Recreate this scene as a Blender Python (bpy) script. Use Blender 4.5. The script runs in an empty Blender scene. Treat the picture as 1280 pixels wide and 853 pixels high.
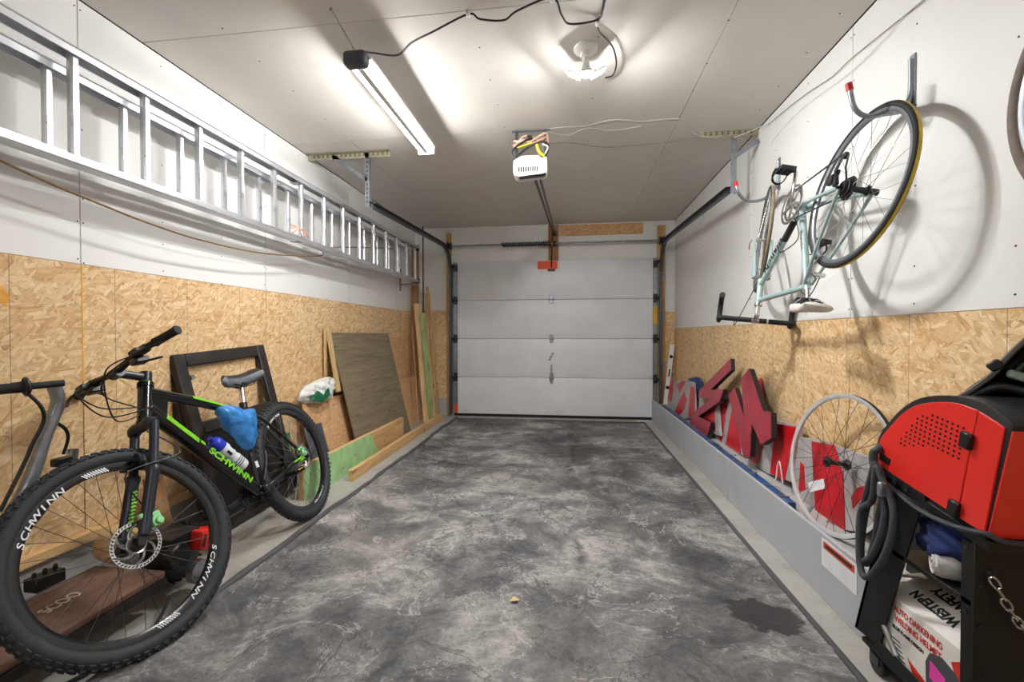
import bpy, bmesh, math, random
from mathutils import Vector, Matrix, noise, Euler

# ------------------------------------------------------------------ camera, world, light, exposure
scene = bpy.context.scene
col = scene.collection
FPX, YAW, PITCH, ROLL, CAMH = 553.4061, 0.1306, 0.0138, 0.0012, 1.1267
cam_data = bpy.data.cameras.new('camera'); cam = bpy.data.objects.new('camera', cam_data); col.objects.link(cam)
cam_data.sensor_width = 36.0; cam_data.lens = FPX / 1280 * 36; cam_data.clip_start = .02
_f = Vector((-math.sin(YAW) * math.cos(PITCH), math.cos(YAW) * math.cos(PITCH), -math.sin(PITCH)))
_r0 = Vector((math.cos(YAW), math.sin(YAW), 0)); _u0 = _r0.cross(_f)
_r = (_r0 * math.cos(ROLL) - _u0 * math.sin(ROLL)); _u = (_r0 * math.sin(ROLL) + _u0 * math.cos(ROLL))
CAM = Vector((0, 0, CAMH))
cam.matrix_world = Matrix(((_r.x, _u.x, -_f.x, CAM.x), (_r.y, _u.y, -_f.y, CAM.y), (_r.z, _u.z, -_f.z, CAM.z), (0, 0, 0, 1)))
scene.camera = cam
world = bpy.data.worlds.new('world'); scene.world = world; world.use_nodes = True
world.node_tree.nodes['Background'].inputs[0].default_value = (.9, .95, 1, 1)
world.node_tree.nodes['Background'].inputs[1].default_value = 0.3
scene.view_settings.view_transform = 'Standard'; scene.view_settings.look = 'None'
scene.view_settings.gamma = 1; scene.view_settings.use_curve_mapping = False
scene.view_settings.exposure = 0.36
TUBE_E, BULB_E, FILL_E = 118.0, 1150.0, 62.0
scene.cycles.max_bounces = 16; scene.cycles.diffuse_bounces = 8
# room dimensions (metres): camera stands at x=0, y=0
L, R, D, H, REAR = -2.178, 1.362, 6.06, 2.631, -2.2

def ray(u, v):
    return _f + _r * ((u - 640) / FPX) + _u * ((426.5 - v) / FPX)
def onX(u, v, X): d = ray(u, v); return CAM + d * (X / d.x)
def onY(u, v, Y): d = ray(u, v); return CAM + d * (Y / d.y)
def onZ(u, v, Z): d = ray(u, v); return CAM + d * ((Z - CAMH) / d.z)
def onP(u, v, p0, n): d = ray(u, v); return CAM + d * (n.dot(p0 - CAM) / n.dot(d))

random.seed(4)
V = Vector
# ------------------------------------------------------------------ materials
def lin(c):
    r = []
    for x in c:
        x /= 255.0
        r.append(x / 12.92 if x <= .04045 else ((x + .055) / 1.055) ** 2.4)
    return (r[0], r[1], r[2], 1)
class NT:
    def __init__(s, name):
        s.m = bpy.data.materials.new(name); s.m.use_nodes = True
        s.t = s.m.node_tree; s.t.nodes.clear()
        s.out = s.t.nodes.new('ShaderNodeOutputMaterial'); s.b = s.t.nodes.new('ShaderNodeBsdfPrincipled')
        s.t.links.new(s.b.outputs[0], s.out.inputs[0])
    def n(s, kind, ins=None, **kw):
        nd = s.t.nodes.new('ShaderNode' + kind)
        for k, v in kw.items(): setattr(nd, k, v)
        for k, v in (ins or {}).items(): s.set(nd.inputs[k], v)
        return nd
    def set(s, sock, v):
        if isinstance(v, bpy.types.NodeSocket): s.t.links.new(v, sock)
        else: sock.default_value = v
    def math(s, op, a, b=0.0, c=None, clamp=False):
        nd = s.n('Math', operation=op, use_clamp=clamp); s.set(nd.inputs[0], a); s.set(nd.inputs[1], b)
        if c is not None: s.set(nd.inputs[2], c)
        return nd.outputs[0]
    def mix(s, f, a, b, mode='MIX'):
        nd = s.n('Mix', data_type='RGBA', blend_type=mode); s.set(nd.inputs[0], f); s.set(nd.inputs[6], a); s.set(nd.inputs[7], b)
        return nd.outputs[2]
    def ramp(s, f, stops):
        nd = s.n('ValToRGB'); s.set(nd.inputs[0], f); e = nd.color_ramp.elements
        while len(e) < len(stops): e.new(.5)
        for el, (p, c) in zip(e, stops): el.position = p; el.color = c if len(c) == 4 else (*c, 1)
        return nd.outputs[0]
    def noise(s, vec, scale, detail=4, rough=.55, dist=0):
        nd = s.n('TexNoise', {'Scale': scale, 'Detail': detail, 'Roughness': rough, 'Distortion': dist}); s.t.links.new(vec, nd.inputs['Vector'])
        return nd.outputs[0]
    def mapping(s, vec, loc=(0, 0, 0), rot=(0, 0, 0), scale=(1, 1, 1)):
        nd = s.n('Mapping'); s.t.links.new(vec, nd.inputs[0]); nd.inputs[1].default_value = loc; nd.inputs[2].default_value = rot; nd.inputs[3].default_value = scale
        return nd.outputs[0]
    def strand(s, vec, loc, ang, scale):
        return s.mapping(s.mapping(vec, loc=loc, rot=(0, 0, ang)), scale=scale)
    def bump(s, h, strength=.3, dist=.002):
        nd = s.n('Bump', {'Strength': strength, 'Distance': dist}); s.t.links.new(h, nd.inputs['Height']); s.t.links.new(nd.outputs[0], s.b.inputs['Normal'])
MATS = {}
def pmat(name, c, rough=.5, metal=0.0, var=.06, vs=12, bump=0.0, bs=120, stretch=(1, 1, 1), coat=0, c2=None):
    m = NT(name); tc = m.n('TexCoord').outputs['Object']
    vec = m.mapping(tc, scale=stretch)
    nz = m.noise(vec, vs, 5)
    a = lin(c)
    lo = lin(c2) if c2 else tuple(x * (1 - var * 2) for x in a[:3]) + (1,)
    hi = a if c2 else tuple(min(1, x * (1 + var * 2)) for x in a[:3]) + (1,)
    m.set(m.b.inputs['Base Color'], m.ramp(nz, [(.3, lo), (.7, hi)]))
    rr = m.n('MapRange', {'To Min': max(0, rough - .08), 'To Max': min(1, rough + .08)}); m.set(rr.inputs[0], nz)
    m.set(m.b.inputs['Roughness'], rr.outputs[0]); m.b.inputs['Metallic'].default_value = metal
    if coat: m.b.inputs['Coat Weight'].default_value = coat
    if bump: m.bump(m.noise(vec, bs, 3), bump)
    MATS[name] = m.m; return m.m
def emat(name, c, e):
    m = NT(name); m.b.inputs['Base Color'].default_value = (.9, .9, .9, 1)
    m.b.inputs['Emission Color'].default_value = (*c, 1); m.b.inputs['Emission Strength'].default_value = e
    MATS[name] = m.m; return m.m
def wood(name, c1, c2, along='x', scale=1.0, knots=True, rough=.7):
    m = NT(name); tc = m.n('TexCoord').outputs['Object']
    oi = m.n('ObjectInfo').outputs['Random']; off = m.n('CombineXYZ', {0: m.math('MULTIPLY', oi, 7.0), 1: m.math('MULTIPLY', oi, 3.0)})
    add = m.n('VectorMath', operation='ADD'); m.set(add.inputs[0], tc); m.set(add.inputs[1], off.outputs[0])
    st = {'x': (1.2, 14, 14), 'y': (14, 1.2, 14), 'z': (14, 14, 1.2)}[along]
    vec = m.mapping(add.outputs[0], scale=tuple(x * scale for x in st))
    a = m.noise(vec, 2.2, 6, .6, 2.2 if name == 'plywood' else .6); b = m.noise(vec, 12, 3)
    f = m.math('ADD', m.math('MULTIPLY', a, .75), m.math('MULTIPLY', b, .25))
    cc = m.ramp(f, [(.33, lin(c2)), (.62, lin(c1))])
    if knots:
        vo = m.n('TexVoronoi', {'Scale': 1.0}); m.set(vo.inputs['Vector'], m.mapping(add.outputs[0], scale={'x': (2.2, 7, 7), 'y': (7, 2.2, 7), 'z': (7, 7, 2.2)}[along]))
        k = m.n('MapRange', {'From Min': .07, 'From Max': .13, 'To Min': .55, 'To Max': 1.0}); m.set(k.inputs[0], vo.outputs['Distance'])
        cc = m.mix(1.0, cc, m.n('CombineColor', {0: k.outputs[0], 1: k.outputs[0], 2: k.outputs[0]}).outputs[0], 'MULTIPLY')
    m.set(m.b.inputs['Base Color'], cc); m.b.inputs['Roughness'].default_value = rough
    m.bump(f, .25, .002)
    MATS[name] = m.m; return m.m
def osb(name, tint=1.0, redder=0.0, lines=True):
    m = NT(name); tc = m.n('TexCoord').outputs['Object']
    sp = m.n('SeparateXYZ'); m.set(sp.inputs[0], tc)
    u = m.math('ADD', sp.outputs[0], sp.outputs[1]); v = sp.outputs[2]
    oi = m.math('MULTIPLY', m.n('ObjectInfo').outputs['Random'], 9.0)
    p = m.n('CombineXYZ', {0: u, 1: v, 2: oi}).outputs[0]
    wob = m.n('TexNoise', {'Scale': 7.0, 'Detail': 2.0}); m.set(wob.inputs['Vector'], p)
    w2 = m.n('VectorMath', operation='MULTIPLY_ADD'); m.set(w2.inputs[0], wob.outputs['Color']); w2.inputs[1].default_value = (.03, .03, 0); m.set(w2.inputs[2], p)
    pv = w2.outputs[0]
    stops = [(.0, lin((170, 126, 80))), (.13, lin((201, 160, 110))), (.45, lin((219, 185, 137))), (.8, lin((230, 202, 160))), (1, lin((242, 222, 188)))]
    prev = None; hsum = None
    for i, (ang, sx, sy, th) in enumerate([(.2, 13, 48, 0), (1.2, 18, 62, .6), (-.5, 15, 54, .5), (.65, 20, 74, .55), (-.1, 15, 64, .5), (-.95, 22, 84, .68)]):
        vec = m.strand(pv, (i * 3.7, i * 1.9, i * 2.3), ang, (sx, sy, 1))
        vo = m.n('TexVoronoi', {'Scale': 1.0}); m.set(vo.inputs['Vector'], vec)
        sc = m.n('SeparateColor'); m.set(sc.inputs[0], vo.outputs['Color'])
        fib = m.noise(m.strand(pv, (0, 0, 0), ang, (14, 190, 1)), 1.0, 3)
        val = m.math('ADD', m.math('MULTIPLY', sc.outputs[0], .8), m.math('MULTIPLY', m.math('SUBTRACT', fib, .5), .55))
        val = m.math('ADD', val, .1, clamp=True)
        cc = m.ramp(val, stops)
        edge = m.n('MapRange', {'From Min': .55, 'From Max': .95, 'To Min': 1.0, 'To Max': .82}); m.set(edge.inputs[0], vo.outputs['Distance'])
        cc = m.mix(1.0, cc, m.n('CombineColor', {0: edge.outputs[0], 1: edge.outputs[0], 2: edge.outputs[0]}).outputs[0], 'MULTIPLY')
        if prev is None: prev = cc; hsum = val
        else:
            s_ = m.math('GREATER_THAN', sc.outputs[1], th); prev = m.mix(s_, prev, cc)
            hm = m.n('Mix', data_type='FLOAT'); m.set(hm.inputs[0], s_); m.set(hm.inputs[2], hsum); m.set(hm.inputs[3], val); hsum = hm.outputs[0]
    big = m.noise(p, 1.6, 4)
    prev = m.mix(m.math('MULTIPLY', m.math('SUBTRACT', big, .42, clamp=True), .45), prev, (*[x * y for x, y in zip(lin((206, 150, 84))[:3], (1, 1, 1))], 1))
    spk = m.n('MapRange', {'From Min': .61, 'From Max': .70}); m.set(spk.inputs[0], m.noise(p, 40, 4, .75))
    prev = m.mix(m.math('MULTIPLY', spk.outputs[0], .6), prev, lin((104, 66, 36)))
    if lines:
        fr = m.math('PINGPONG', m.math('SUBTRACT', u, 0.1), .2032)
        ln_ = m.math('LESS_THAN', fr, .0018)
        prev = m.mix(m.math('MULTIPLY', ln_, .55), prev, lin((90, 66, 44)))
    if redder: prev = m.mix(redder, prev, lin((205, 140, 92)))
    if tint != 1: prev = m.mix(1.0, prev, (tint, tint, tint, 1), 'MULTIPLY')
    m.set(m.b.inputs['Base Color'], prev); m.b.inputs['Roughness'].default_value = .72
    m.bump(hsum, .25, .0015)
    MATS[name] = m.m; return m.m
def board(name, c, var=.03):     # painted sheet wall: large soft mottling, faint smudges
    m = NT(name); tc = m.n('TexCoord').outputs['Object']
    a = m.noise(tc, .9, 4); b = m.noise(tc, 6, 5, .65)
    f = m.math('ADD', m.math('MULTIPLY', a, .6), m.math('MULTIPLY', b, .4))
    x = lin(c); lo = tuple(q * (1 - var * 2.2) for q in x[:3]) + (1,)
    cc = m.ramp(f, [(.36, lo), (.6, x)])
    sm = m.n('MapRange', {'From Min': .66, 'From Max': .8}); m.set(sm.inputs[0], m.noise(tc, 3.2, 5, .7))
    cc = m.mix(m.math('MULTIPLY', sm.outputs[0], .25), cc, tuple(q * .75 for q in x[:3]) + (1,))
    m.set(m.b.inputs['Base Color'], cc); m.b.inputs['Roughness'].default_value = .55
    m.bump(m.noise(tc, 60, 3), .05, .001)
    MATS[name] = m.m; return m.m
def concrete(name, c, var=.14, scale=5, rough=.85):
    m = NT(name); tc = m.n('TexCoord').outputs['Object']
    a = m.noise(tc, scale, 7, .65, .4); b = m.noise(tc, scale * 14, 4, .6); s_ = m.noise(m.mapping(tc, scale=(1, .35, 1)), scale * .5, 5)
    f = m.math('ADD', m.math('ADD', m.math('MULTIPLY', a, .45), m.math('MULTIPLY', b, .2)), m.math('MULTIPLY', s_, .35))
    x = lin(c)
    cc = m.ramp(f, [(.3, tuple(q * (1 - 3 * var) for q in x[:3]) + (1,)), (.5, x), (.68, tuple(min(1, q * (1 + 1.3 * var)) for q in x[:3]) + (1,))])
    m.set(m.b.inputs['Base Color'], cc); m.b.inputs['Roughness'].default_value = rough; m.bump(m.math('ADD', a, m.math('MULTIPLY', b, .6)), .35, .003)
    MATS[name] = m.m; return m.m

osb('osb'); osb('osb_scrap', .98, .35, False)
board('white_board', (233, 233, 231)); board('ceiling_board', (216, 212, 206), .04); board('rear_board', (220, 218, 214))
concrete('slab', (166, 163, 156), .13); concrete('stem', (178, 177, 176), .08)
pmat('white_paint', (228, 231, 237), .38, 0, .025, 3); pmat('galv', (150, 156, 164), .38, .75, .12, 18); pmat('galv_dark', (92, 98, 108), .42, .7, .12, 18)
pmat('aluminium', (222, 225, 230), .3, .75, .06, 20, stretch=(1, .1, 1)); pmat('steel', (196, 198, 202), .25, .9, .08, 30)
pmat('chrome', (220, 220, 222), .16, .95, .04, 30); pmat('dark_steel', (58, 60, 64), .45, .6, .15, 30)
pmat('black_plastic', (22, 22, 24), .42, 0, .12, 40); pmat('black_rubber', (26, 27, 29), .75, 0, .15, 60, .3, 300)
pmat('mtb_rubber', (44, 47, 53), .7, 0, .12, 40, .2, 300); pmat('grey_rubber', (62, 66, 74), .7, 0, .12, 40, .2, 200); pmat('black_gloss', (14, 17, 22), .22, 0, .1, 20, coat=.4)
pmat('dark_frame', (46, 40, 38), .55, .2, .2, 15, .2, 90); pmat('fork_grey', (44, 48, 58), .35, .25, .08, 20)
pmat('green_paint', (120, 200, 40), .35, 0, .08, 30); pmat('lime_part', (150, 216, 150), .4, .2, .1, 40)
pmat('decal_white', (224, 228, 232), .4, 0, .03); pmat('saddle_grey', (96, 100, 106), .5, 0, .08, 30)
pmat('blue_bag', (52, 128, 200), .35, 0, .22, 30, .5, 60); pmat('bottle_white', (226, 230, 238), .35, 0, .03); pmat('bottle_blue', (36, 54, 190), .35, 0, .08)
pmat('celeste', (158, 184, 184), .3, .05, .05, 25, coat=.3); pmat('tyre_yellow', (206, 176, 44), .6, 0, .08, 30); pmat('tyre_tan', (132, 122, 96), .65, 0, .1, 30)
pmat('sign_red', (196, 22, 34), .35, 0, .12, 9); pmat('sign_crimson', (158, 46, 62), .4, 0, .12, 10); pmat('sign_grey', (168, 164, 164), .5, 0, .08, 10)
pmat('sign_black', (24, 22, 26), .5, 0, .12, 20); pmat('sign_blue', (34, 78, 132), .45, 0, .35, 30); pmat('cloth_blue', (27, 44, 98), .9, 0, .25, 30, .5, 80)
pmat('fabric_denim', (40, 66, 110), .9, 0, .2, 30, .4, 90); pmat('towel', (198, 196, 196), .95, 0, .08, 40, .6, 160)
pmat('welder_red', (226, 44, 38), .33, 0, .03, 5, coat=.2); pmat('cart_black', (13, 13, 14), .5, 0, .1, 20)
pmat('carton', (222, 220, 216), .55, 0, .04, 8); pmat('print_red', (208, 50, 34), .5, 0, .05); pmat('print_black', (20, 20, 22), .5, 0, .05); pmat('print_pink', (236, 70, 180), .5, 0, .05)
pmat('print_grey', (74, 76, 84), .5, 0, .12, 30); pmat('print_orange', (206, 70, 36), .5, 0, .06, 40); pmat('flag_orange', (236, 74, 32), .5, 0, .05); pmat('label_yellow', (222, 168, 40), .5, 0, .06)
pmat('smear', (224, 160, 62), .6, 0, .1, 40); pmat('bag_white', (226, 228, 226), .4, 0, .06, 30, .5, 60); pmat('bag_green', (20, 110, 70), .5, 0, .3, 40)
pmat('slate', (72, 76, 84), .6, 0, .1, 12); pmat('engine_red', (206, 36, 30), .35, 0, .06); pmat('deck_brown', (112, 84, 72), .6, 0, .18, 14, stretch=(8, 1, 8)); pmat('tan_plastic', (206, 176, 128), .5, 0, .08)
pmat('wire_black', (20, 20, 22), .5); pmat('wire_white', (214, 210, 202), .5); pmat('wire_grey', (128, 122, 114), .5); pmat('wire_yellow', (220, 210, 40), .5); pmat('wire_pink', (204, 160, 140), .5); pmat('wire_brown', (120, 92, 50), .6)
pmat('hook_red', (206, 40, 34), .45); pmat('bracket_tan', (170, 164, 140), .5, .4, .1, 30); pmat('saddle_white', (216, 212, 206), .5, 0, .06, 30); pmat('visor_edge', (98, 92, 88), .5, 0, .1, 30); pmat('knob_glass', (164, 190, 184), .2, 0, .2, 20)
pmat('rim_silver', (206, 208, 212), .4, .35, .05); pmat('rim_grey', (120, 124, 130), .35, .5, .06); pmat('brown_tyre', (120, 108, 100), .7, 0, .1, 30)
pmat('screw_dark', (66, 62, 58), .5, .4); pmat('lamp_white', (230, 230, 228), .4, 0, .02); pmat('lamp_end', (70, 72, 82), .5, 0, .1)
concrete('facing', (176, 180, 186), .07, 4, .5); concrete('mat_edge', (74, 74, 77), .12, 12, .7)
wood('lumber', (222, 186, 134), (186, 142, 90), 'y'); wood('lumber_z', (206, 166, 112), (164, 118, 70), 'z'); wood('lumber_pale', (222, 194, 146), (190, 154, 104), 'z')
wood('stud_brown', (176, 132, 88), (132, 92, 56), 'z'); wood('plywood', (140, 126, 102), (106, 94, 74), 'x', .4, True); wood('pink_stick', (196, 140, 104), (166, 112, 80), 'z'); wood('header_osb_tone', (200, 148, 82), (150, 100, 50), 'x')
pmat('green_wash', (164, 208, 148), .7, 0, .08, 10); pmat('green_wood', (142, 158, 104), .75, 0, .2, 10, stretch=(4, 4, .6))
emat('tube_glow', (1, .985, .96), TUBE_E); emat('bulb_glow', (1, .99, .97), BULB_E); emat('fill_glow', (1, .985, .96), FILL_E)

def mat_floor_mat():
    m = NT('floor_mat'); tc = m.n('TexCoord').outputs['Object']
    sp = m.n('SeparateXYZ'); m.set(sp.inputs[0], tc); x, y = sp.outputs[0], sp.outputs[1]
    a = m.noise(tc, 1.25, 10, .7, .5); b = m.noise(m.mapping(tc, scale=(.8, 1, 1)), 3.4, 11, .76, .7); c = m.noise(tc, 70, 5, .75)
    f = m.math('ADD', m.math('ADD', m.math('MULTIPLY', a, .5), m.math('MULTIPLY', b, .4)), m.math('MULTIPLY', c, .14))
    cc = m.ramp(f, [(.41, lin((44, 45, 48))), (.47, lin((76, 77, 80))), (.52, lin((106, 106, 106))), (.57, lin((146, 144, 141))), (.63, lin((184, 180, 176)))])
    # dusty brown tint in patches
    br = m.n('MapRange', {'From Min': .5, 'From Max': .68}); m.set(br.inputs[0], m.noise(tc, 1.1, 4, .6))
    cc = m.mix(m.math('MULTIPLY', br.outputs[0], .45), cc, lin((118, 110, 100)))
    # pale scuff veins
    ve = m.noise(tc, 1.7, 5, .6, 2.0); vv = m.math('ABSOLUTE', m.math('SUBTRACT', ve, .5))
    vm = m.n('MapRange', {'From Min': .0, 'From Max': .010, 'To Min': .45, 'To Max': 0.0}); m.set(vm.inputs[0], vv)
    cc = m.mix(m.math('MULTIPLY', vm.outputs[0], m.math('GREATER_THAN', b, .47)), cc, lin((196, 194, 190)))
    # tyre grime in two wheel lanes, broken up by noise
    lane = m.math('SUBTRACT', 1.0, m.math('DIVIDE', m.math('ABSOLUTE', m.math('SUBTRACT', x, .18)), .42), clamp=True)
    far = m.n('MapRange', {'From Min': 2.3, 'From Max': 3.6}); m.set(far.inputs[0], y)
    gr = m.n('MapRange', {'From Min': .46, 'From Max': .6}); m.set(gr.inputs[0], m.noise(m.mapping(tc, scale=(1, .8, 1)), 2.4, 6, .65, 1.0))
    cc = m.mix(m.math('MULTIPLY', m.math('MULTIPLY', m.math('MULTIPLY', lane, far.outputs[0]), gr.outputs[0]), .9), cc, lin((44, 44, 47)))
    # dark streak along the long centre crease and a few cracks
    cx_ = m.math('ADD', m.math('SUBTRACT', x, .02), m.math('MULTIPLY', m.math('SUBTRACT', m.noise(m.mapping(tc, scale=(0, 1, 0)), 2.5, 5, .6), .5), .28))
    cm = m.n('MapRange', {'From Min': .0, 'From Max': .05, 'To Min': 1.0, 'To Max': 0.0}); m.set(cm.inputs[0], m.math('ABSOLUTE', cx_))
    cc = m.mix(m.math('MULTIPLY', m.math('MULTIPLY', cm.outputs[0], gr.outputs[0]), .85), cc, lin((38, 38, 41)))
    ck = m.math('ABSOLUTE', m.math('SUBTRACT', m.noise(m.mapping(tc, loc=(4, 2, 0)), 1.5, 7, .62, .8), .5))
    km = m.n('MapRange', {'From Min': .0, 'From Max': .009, 'To Min': .75, 'To Max': 0.0}); m.set(km.inputs[0], ck)
    cc = m.mix(km.outputs[0], cc, lin((46, 46, 49)))
    # one oily black spill near the right edge
    q = onZ(955, 772, 0)
    ns = m.noise(tc, 14, 6, .7)
    dx = m.math('DIVIDE', m.math('ADD', m.math('SUBTRACT', x, q.x), m.math('MULTIPLY', m.math('SUBTRACT', y, q.y), .35)), .15)
    dy = m.math('DIVIDE', m.math('SUBTRACT', y, q.y), .13)
    dd = m.math('ADD', m.math('SQRT', m.math('ADD', m.math('MULTIPLY', dx, dx), m.math('MULTIPLY', dy, dy))), m.math('MULTIPLY', m.math('SUBTRACT', ns, .5), 1.3))
    sm = m.n('MapRange', {'From Min': .80, 'From Max': .92, 'To Min': .9, 'To Max': 0.0}); m.set(sm.inputs[0], dd)
    cc = m.mix(sm.outputs[0], cc, lin((33, 33, 36)))
    m.set(m.b.inputs['Base Color'], cc)
    rr = m.n('MapRange', {'To Min': .5, 'To Max': .8}); m.set(rr.inputs[0], b); m.set(m.b.inputs['Roughness'], rr.outputs[0])
    m.bump(m.math('ADD', b, m.math('MULTIPLY', c, .4)), .35, .004)
    MATS['floor_mat'] = m.m
mat_floor_mat()

# ------------------------------------------------------------------ mesh helpers
def perp(a):
    a = a.normalized(); t = V((0, 0, 1)) if abs(a.z) < .9 else V((1, 0, 0))
    u = a.cross(t).normalized(); return u, a.cross(u).normalized()
class MB:
    def __init__(s): s.v = []; s.f = []
    def add(s, vs, fs):
        o = len(s.v); s.v.extend(V(p) for p in vs); s.f.extend([tuple(i + o for i in f) for f in fs]); return s
    def box(s, c, d, rot=None):
        c = V(c); h = V(d) / 2; vs = []
        for x in (-1, 1):
            for y in (-1, 1):
                for z in (-1, 1):
                    p = V((x * h.x, y * h.y, z * h.z)); vs.append(c + (rot @ p if rot else p))
        return s.add(vs, [(0, 1, 3, 2), (4, 6, 7, 5), (0, 4, 5, 1), (2, 3, 7, 6), (0, 2, 6, 4), (1, 5, 7, 3)])
    def bb(s, a, b):
        a, b = V(a), V(b); return s.box((a + b) / 2, [abs(x) for x in (b - a)])
    def bar(s, a, b, w, h, up=V((0, 0, 1))):
        a, b = V(a), V(b); d = (b - a); l = d.length; d.normalize(); x = d.cross(up).normalized(); z = x.cross(d)
        return s.box((a + b) / 2, (l, w, h), Matrix((d, x, z)).transposed())
    def cyl(s, a, b, r, r2=None, n=14, cap=True):
        a, b = V(a), V(b); r2 = r if r2 is None else r2; u, w = perp(b - a); vs = []
        for p, q in ((a, r), (b, r2)):
            for i in range(n): t = 2 * math.pi * i / n; vs.append(p + u * q * math.cos(t) + w * q * math.sin(t))
        fs = [(i, (i + 1) % n, n + (i + 1) % n, n + i) for i in range(n)]
        if cap: fs += [tuple(range(n))[::-1], tuple(range(n, 2 * n))]
        return s.add(vs, fs)
    def tube(s, pts, r, n=8, closed=False, cap=True, flat=1.0):
        pts = [V(p) for p in pts]; m = len(pts); rs = r if isinstance(r, (list, tuple)) else [r] * m
        vs = []; u = None
        for i, p in enumerate(pts):
            a = pts[i - 1] if (i > 0 or closed) else p; b = pts[(i + 1) % m] if (i < m - 1 or closed) else p
            t = (b - a).normalized()
            if u is None: u, _w = perp(t)
            u = (u - t * u.dot(t)).normalized(); w = t.cross(u)
            for k in range(n): q = 2 * math.pi * k / n; vs.append(p + (u * math.cos(q) + w * math.sin(q) * flat) * rs[i])
        fs = []
        for i in range(m if closed else m - 1):
            j = (i + 1) % m
            for k in range(n): fs.append((i * n + k, i * n + (k + 1) % n, j * n + (k + 1) % n, j * n + k))
        if cap and not closed: fs += [tuple(range(n))[::-1], tuple(range((m - 1) * n, m * n))]
        return s.add(vs, fs)
    def lathe(s, c, ax, prof, n=24, closed=False):
        c = V(c); ax = V(ax).normalized(); u, w = perp(ax); vs = []; m = len(prof)
        for r, h in prof:
            for i in range(n): t = 2 * math.pi * i / n; vs.append(c + ax * h + (u * math.cos(t) + w * math.sin(t)) * max(r, 1e-5))
        fs = []
        for k in range(m if closed else m - 1):
            j = (k + 1) % m
            for i in range(n): fs.append((k * n + i, k * n + (i + 1) % n, j * n + (i + 1) % n, j * n + i))
        return s.add(vs, fs)
    def torus(s, c, ax, Rr, r, n=48, k=10, sq=1.0):
        prof = [(Rr + r * math.cos(2 * math.pi * i / k), r * sq * math.sin(2 * math.pi * i / k)) for i in range(k)]
        return s.lathe(c, ax, prof, n, True)
    def prism(s, poly, depth):          # poly: 3D points in a plane, depth: extrusion vector
        poly = [V(p) for p in poly]; depth = V(depth); n = len(poly)
        vs = poly + [p + depth for p in poly]
        return s.add(vs, [tuple(range(n))[::-1], tuple(range(n, 2 * n))] + [(i, (i + 1) % n, n + (i + 1) % n, n + i) for i in range(n)])
    def ell(s, c, r, n=14, m=9, rot=None, fn=None):
        c = V(c); vs = []; fs = []
        for j in range(m + 1):
            ph = math.pi * j / m
            for i in range(n):
                t = 2 * math.pi * i / n; d = V((math.sin(ph) * math.cos(t), math.sin(ph) * math.sin(t), math.cos(ph)))
                k = fn(d) if fn else 1; p = V((d.x * r[0], d.y * r[1], d.z * r[2])) * k
                vs.append(c + (rot @ p if rot else p))
        for j in range(m):
            for i in range(n): fs.append((j * n + i, (j + 1) * n + i, (j + 1) * n + (i + 1) % n, j * n + (i + 1) % n))
        return s.add(vs, fs)
    def mesh(s, name, bevel=0, segs=1, smooth=True, ang=40):
        me = bpy.data.meshes.new(name); me.from_pydata([tuple(p) for p in s.v], [], s.f)
        bm = bmesh.new(); bm.from_mesh(me); bmesh.ops.remove_doubles(bm, verts=bm.verts, dist=1e-6)
        bmesh.ops.recalc_face_normals(bm, faces=bm.faces)
        if bevel:
            ed = [e for e in bm.edges if len(e.link_faces) == 2 and e.calc_face_angle(0) > .5]
            bmesh.ops.bevel(bm, geom=ed, offset=bevel, segments=segs, affect='EDGES', profile=.5)
        bm.to_mesh(me); bm.free()
        if smooth: me.shade_smooth(); me.set_sharp_from_angle(angle=math.radians(ang))
        return me
    def build(s, name, mat, parent=None, bevel=0, segs=1, smooth=True, ang=40, M=None):
        return link(name, s.mesh(name, bevel, segs, smooth, ang), mat, parent, M)
def link(name, me, mat=None, parent=None, M=None):
    o = bpy.data.objects.new(name, me); col.objects.link(o)
    if mat and not me.materials: me.materials.append(MATS[mat] if isinstance(mat, str) else mat)
    if parent: o.parent = parent
    if M is not None: o.matrix_basis = M
    return o
def tag(o, label, cat, group=None):
    o['label'] = label; o['category'] = cat
    if group: o['group'] = group
    return o
def thing(name, label, cat, loc=(0, 0, 0), M=None, group=None):
    o = bpy.data.objects.new(name, None); col.objects.link(o); o.empty_display_size = .1
    o.matrix_basis = M if M is not None else Matrix.Translation(loc)
    return tag(o, label, cat, group)
def struct(o): o['kind'] = 'structure'; return o
def basis(o, x, y, z): return Matrix(((x.x, y.x, z.x, o.x), (x.y, y.y, z.y, o.y), (x.z, y.z, z.z, o.z), (0, 0, 0, 1)))
def textmesh(s, size=1.0, depth=0.0, shear=0, bold=0):
    cu = bpy.data.curves.new('t', 'FONT'); cu.body = s; cu.size = size; cu.extrude = depth; cu.shear = shear; cu.align_x = 'CENTER'; cu.align_y = 'CENTER'; cu.offset = bold
    ob = bpy.data.objects.new('t', cu); col.objects.link(ob); dg = bpy.context.evaluated_depsgraph_get()
    me = bpy.data.meshes.new_from_object(ob.evaluated_get(dg)); bpy.data.objects.remove(ob); bpy.data.curves.remove(cu)
    return me
def text(s, size, mat, parent, M, name='lettering', depth=.0004, sx=1.0, shear=0, bold=0):
    me = textmesh(s, size, depth, shear, bold); me.transform(Matrix.Diagonal((sx, 1, 1, 1))); me.materials.clear()
    return link(name, me, mat, parent, M)
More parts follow.
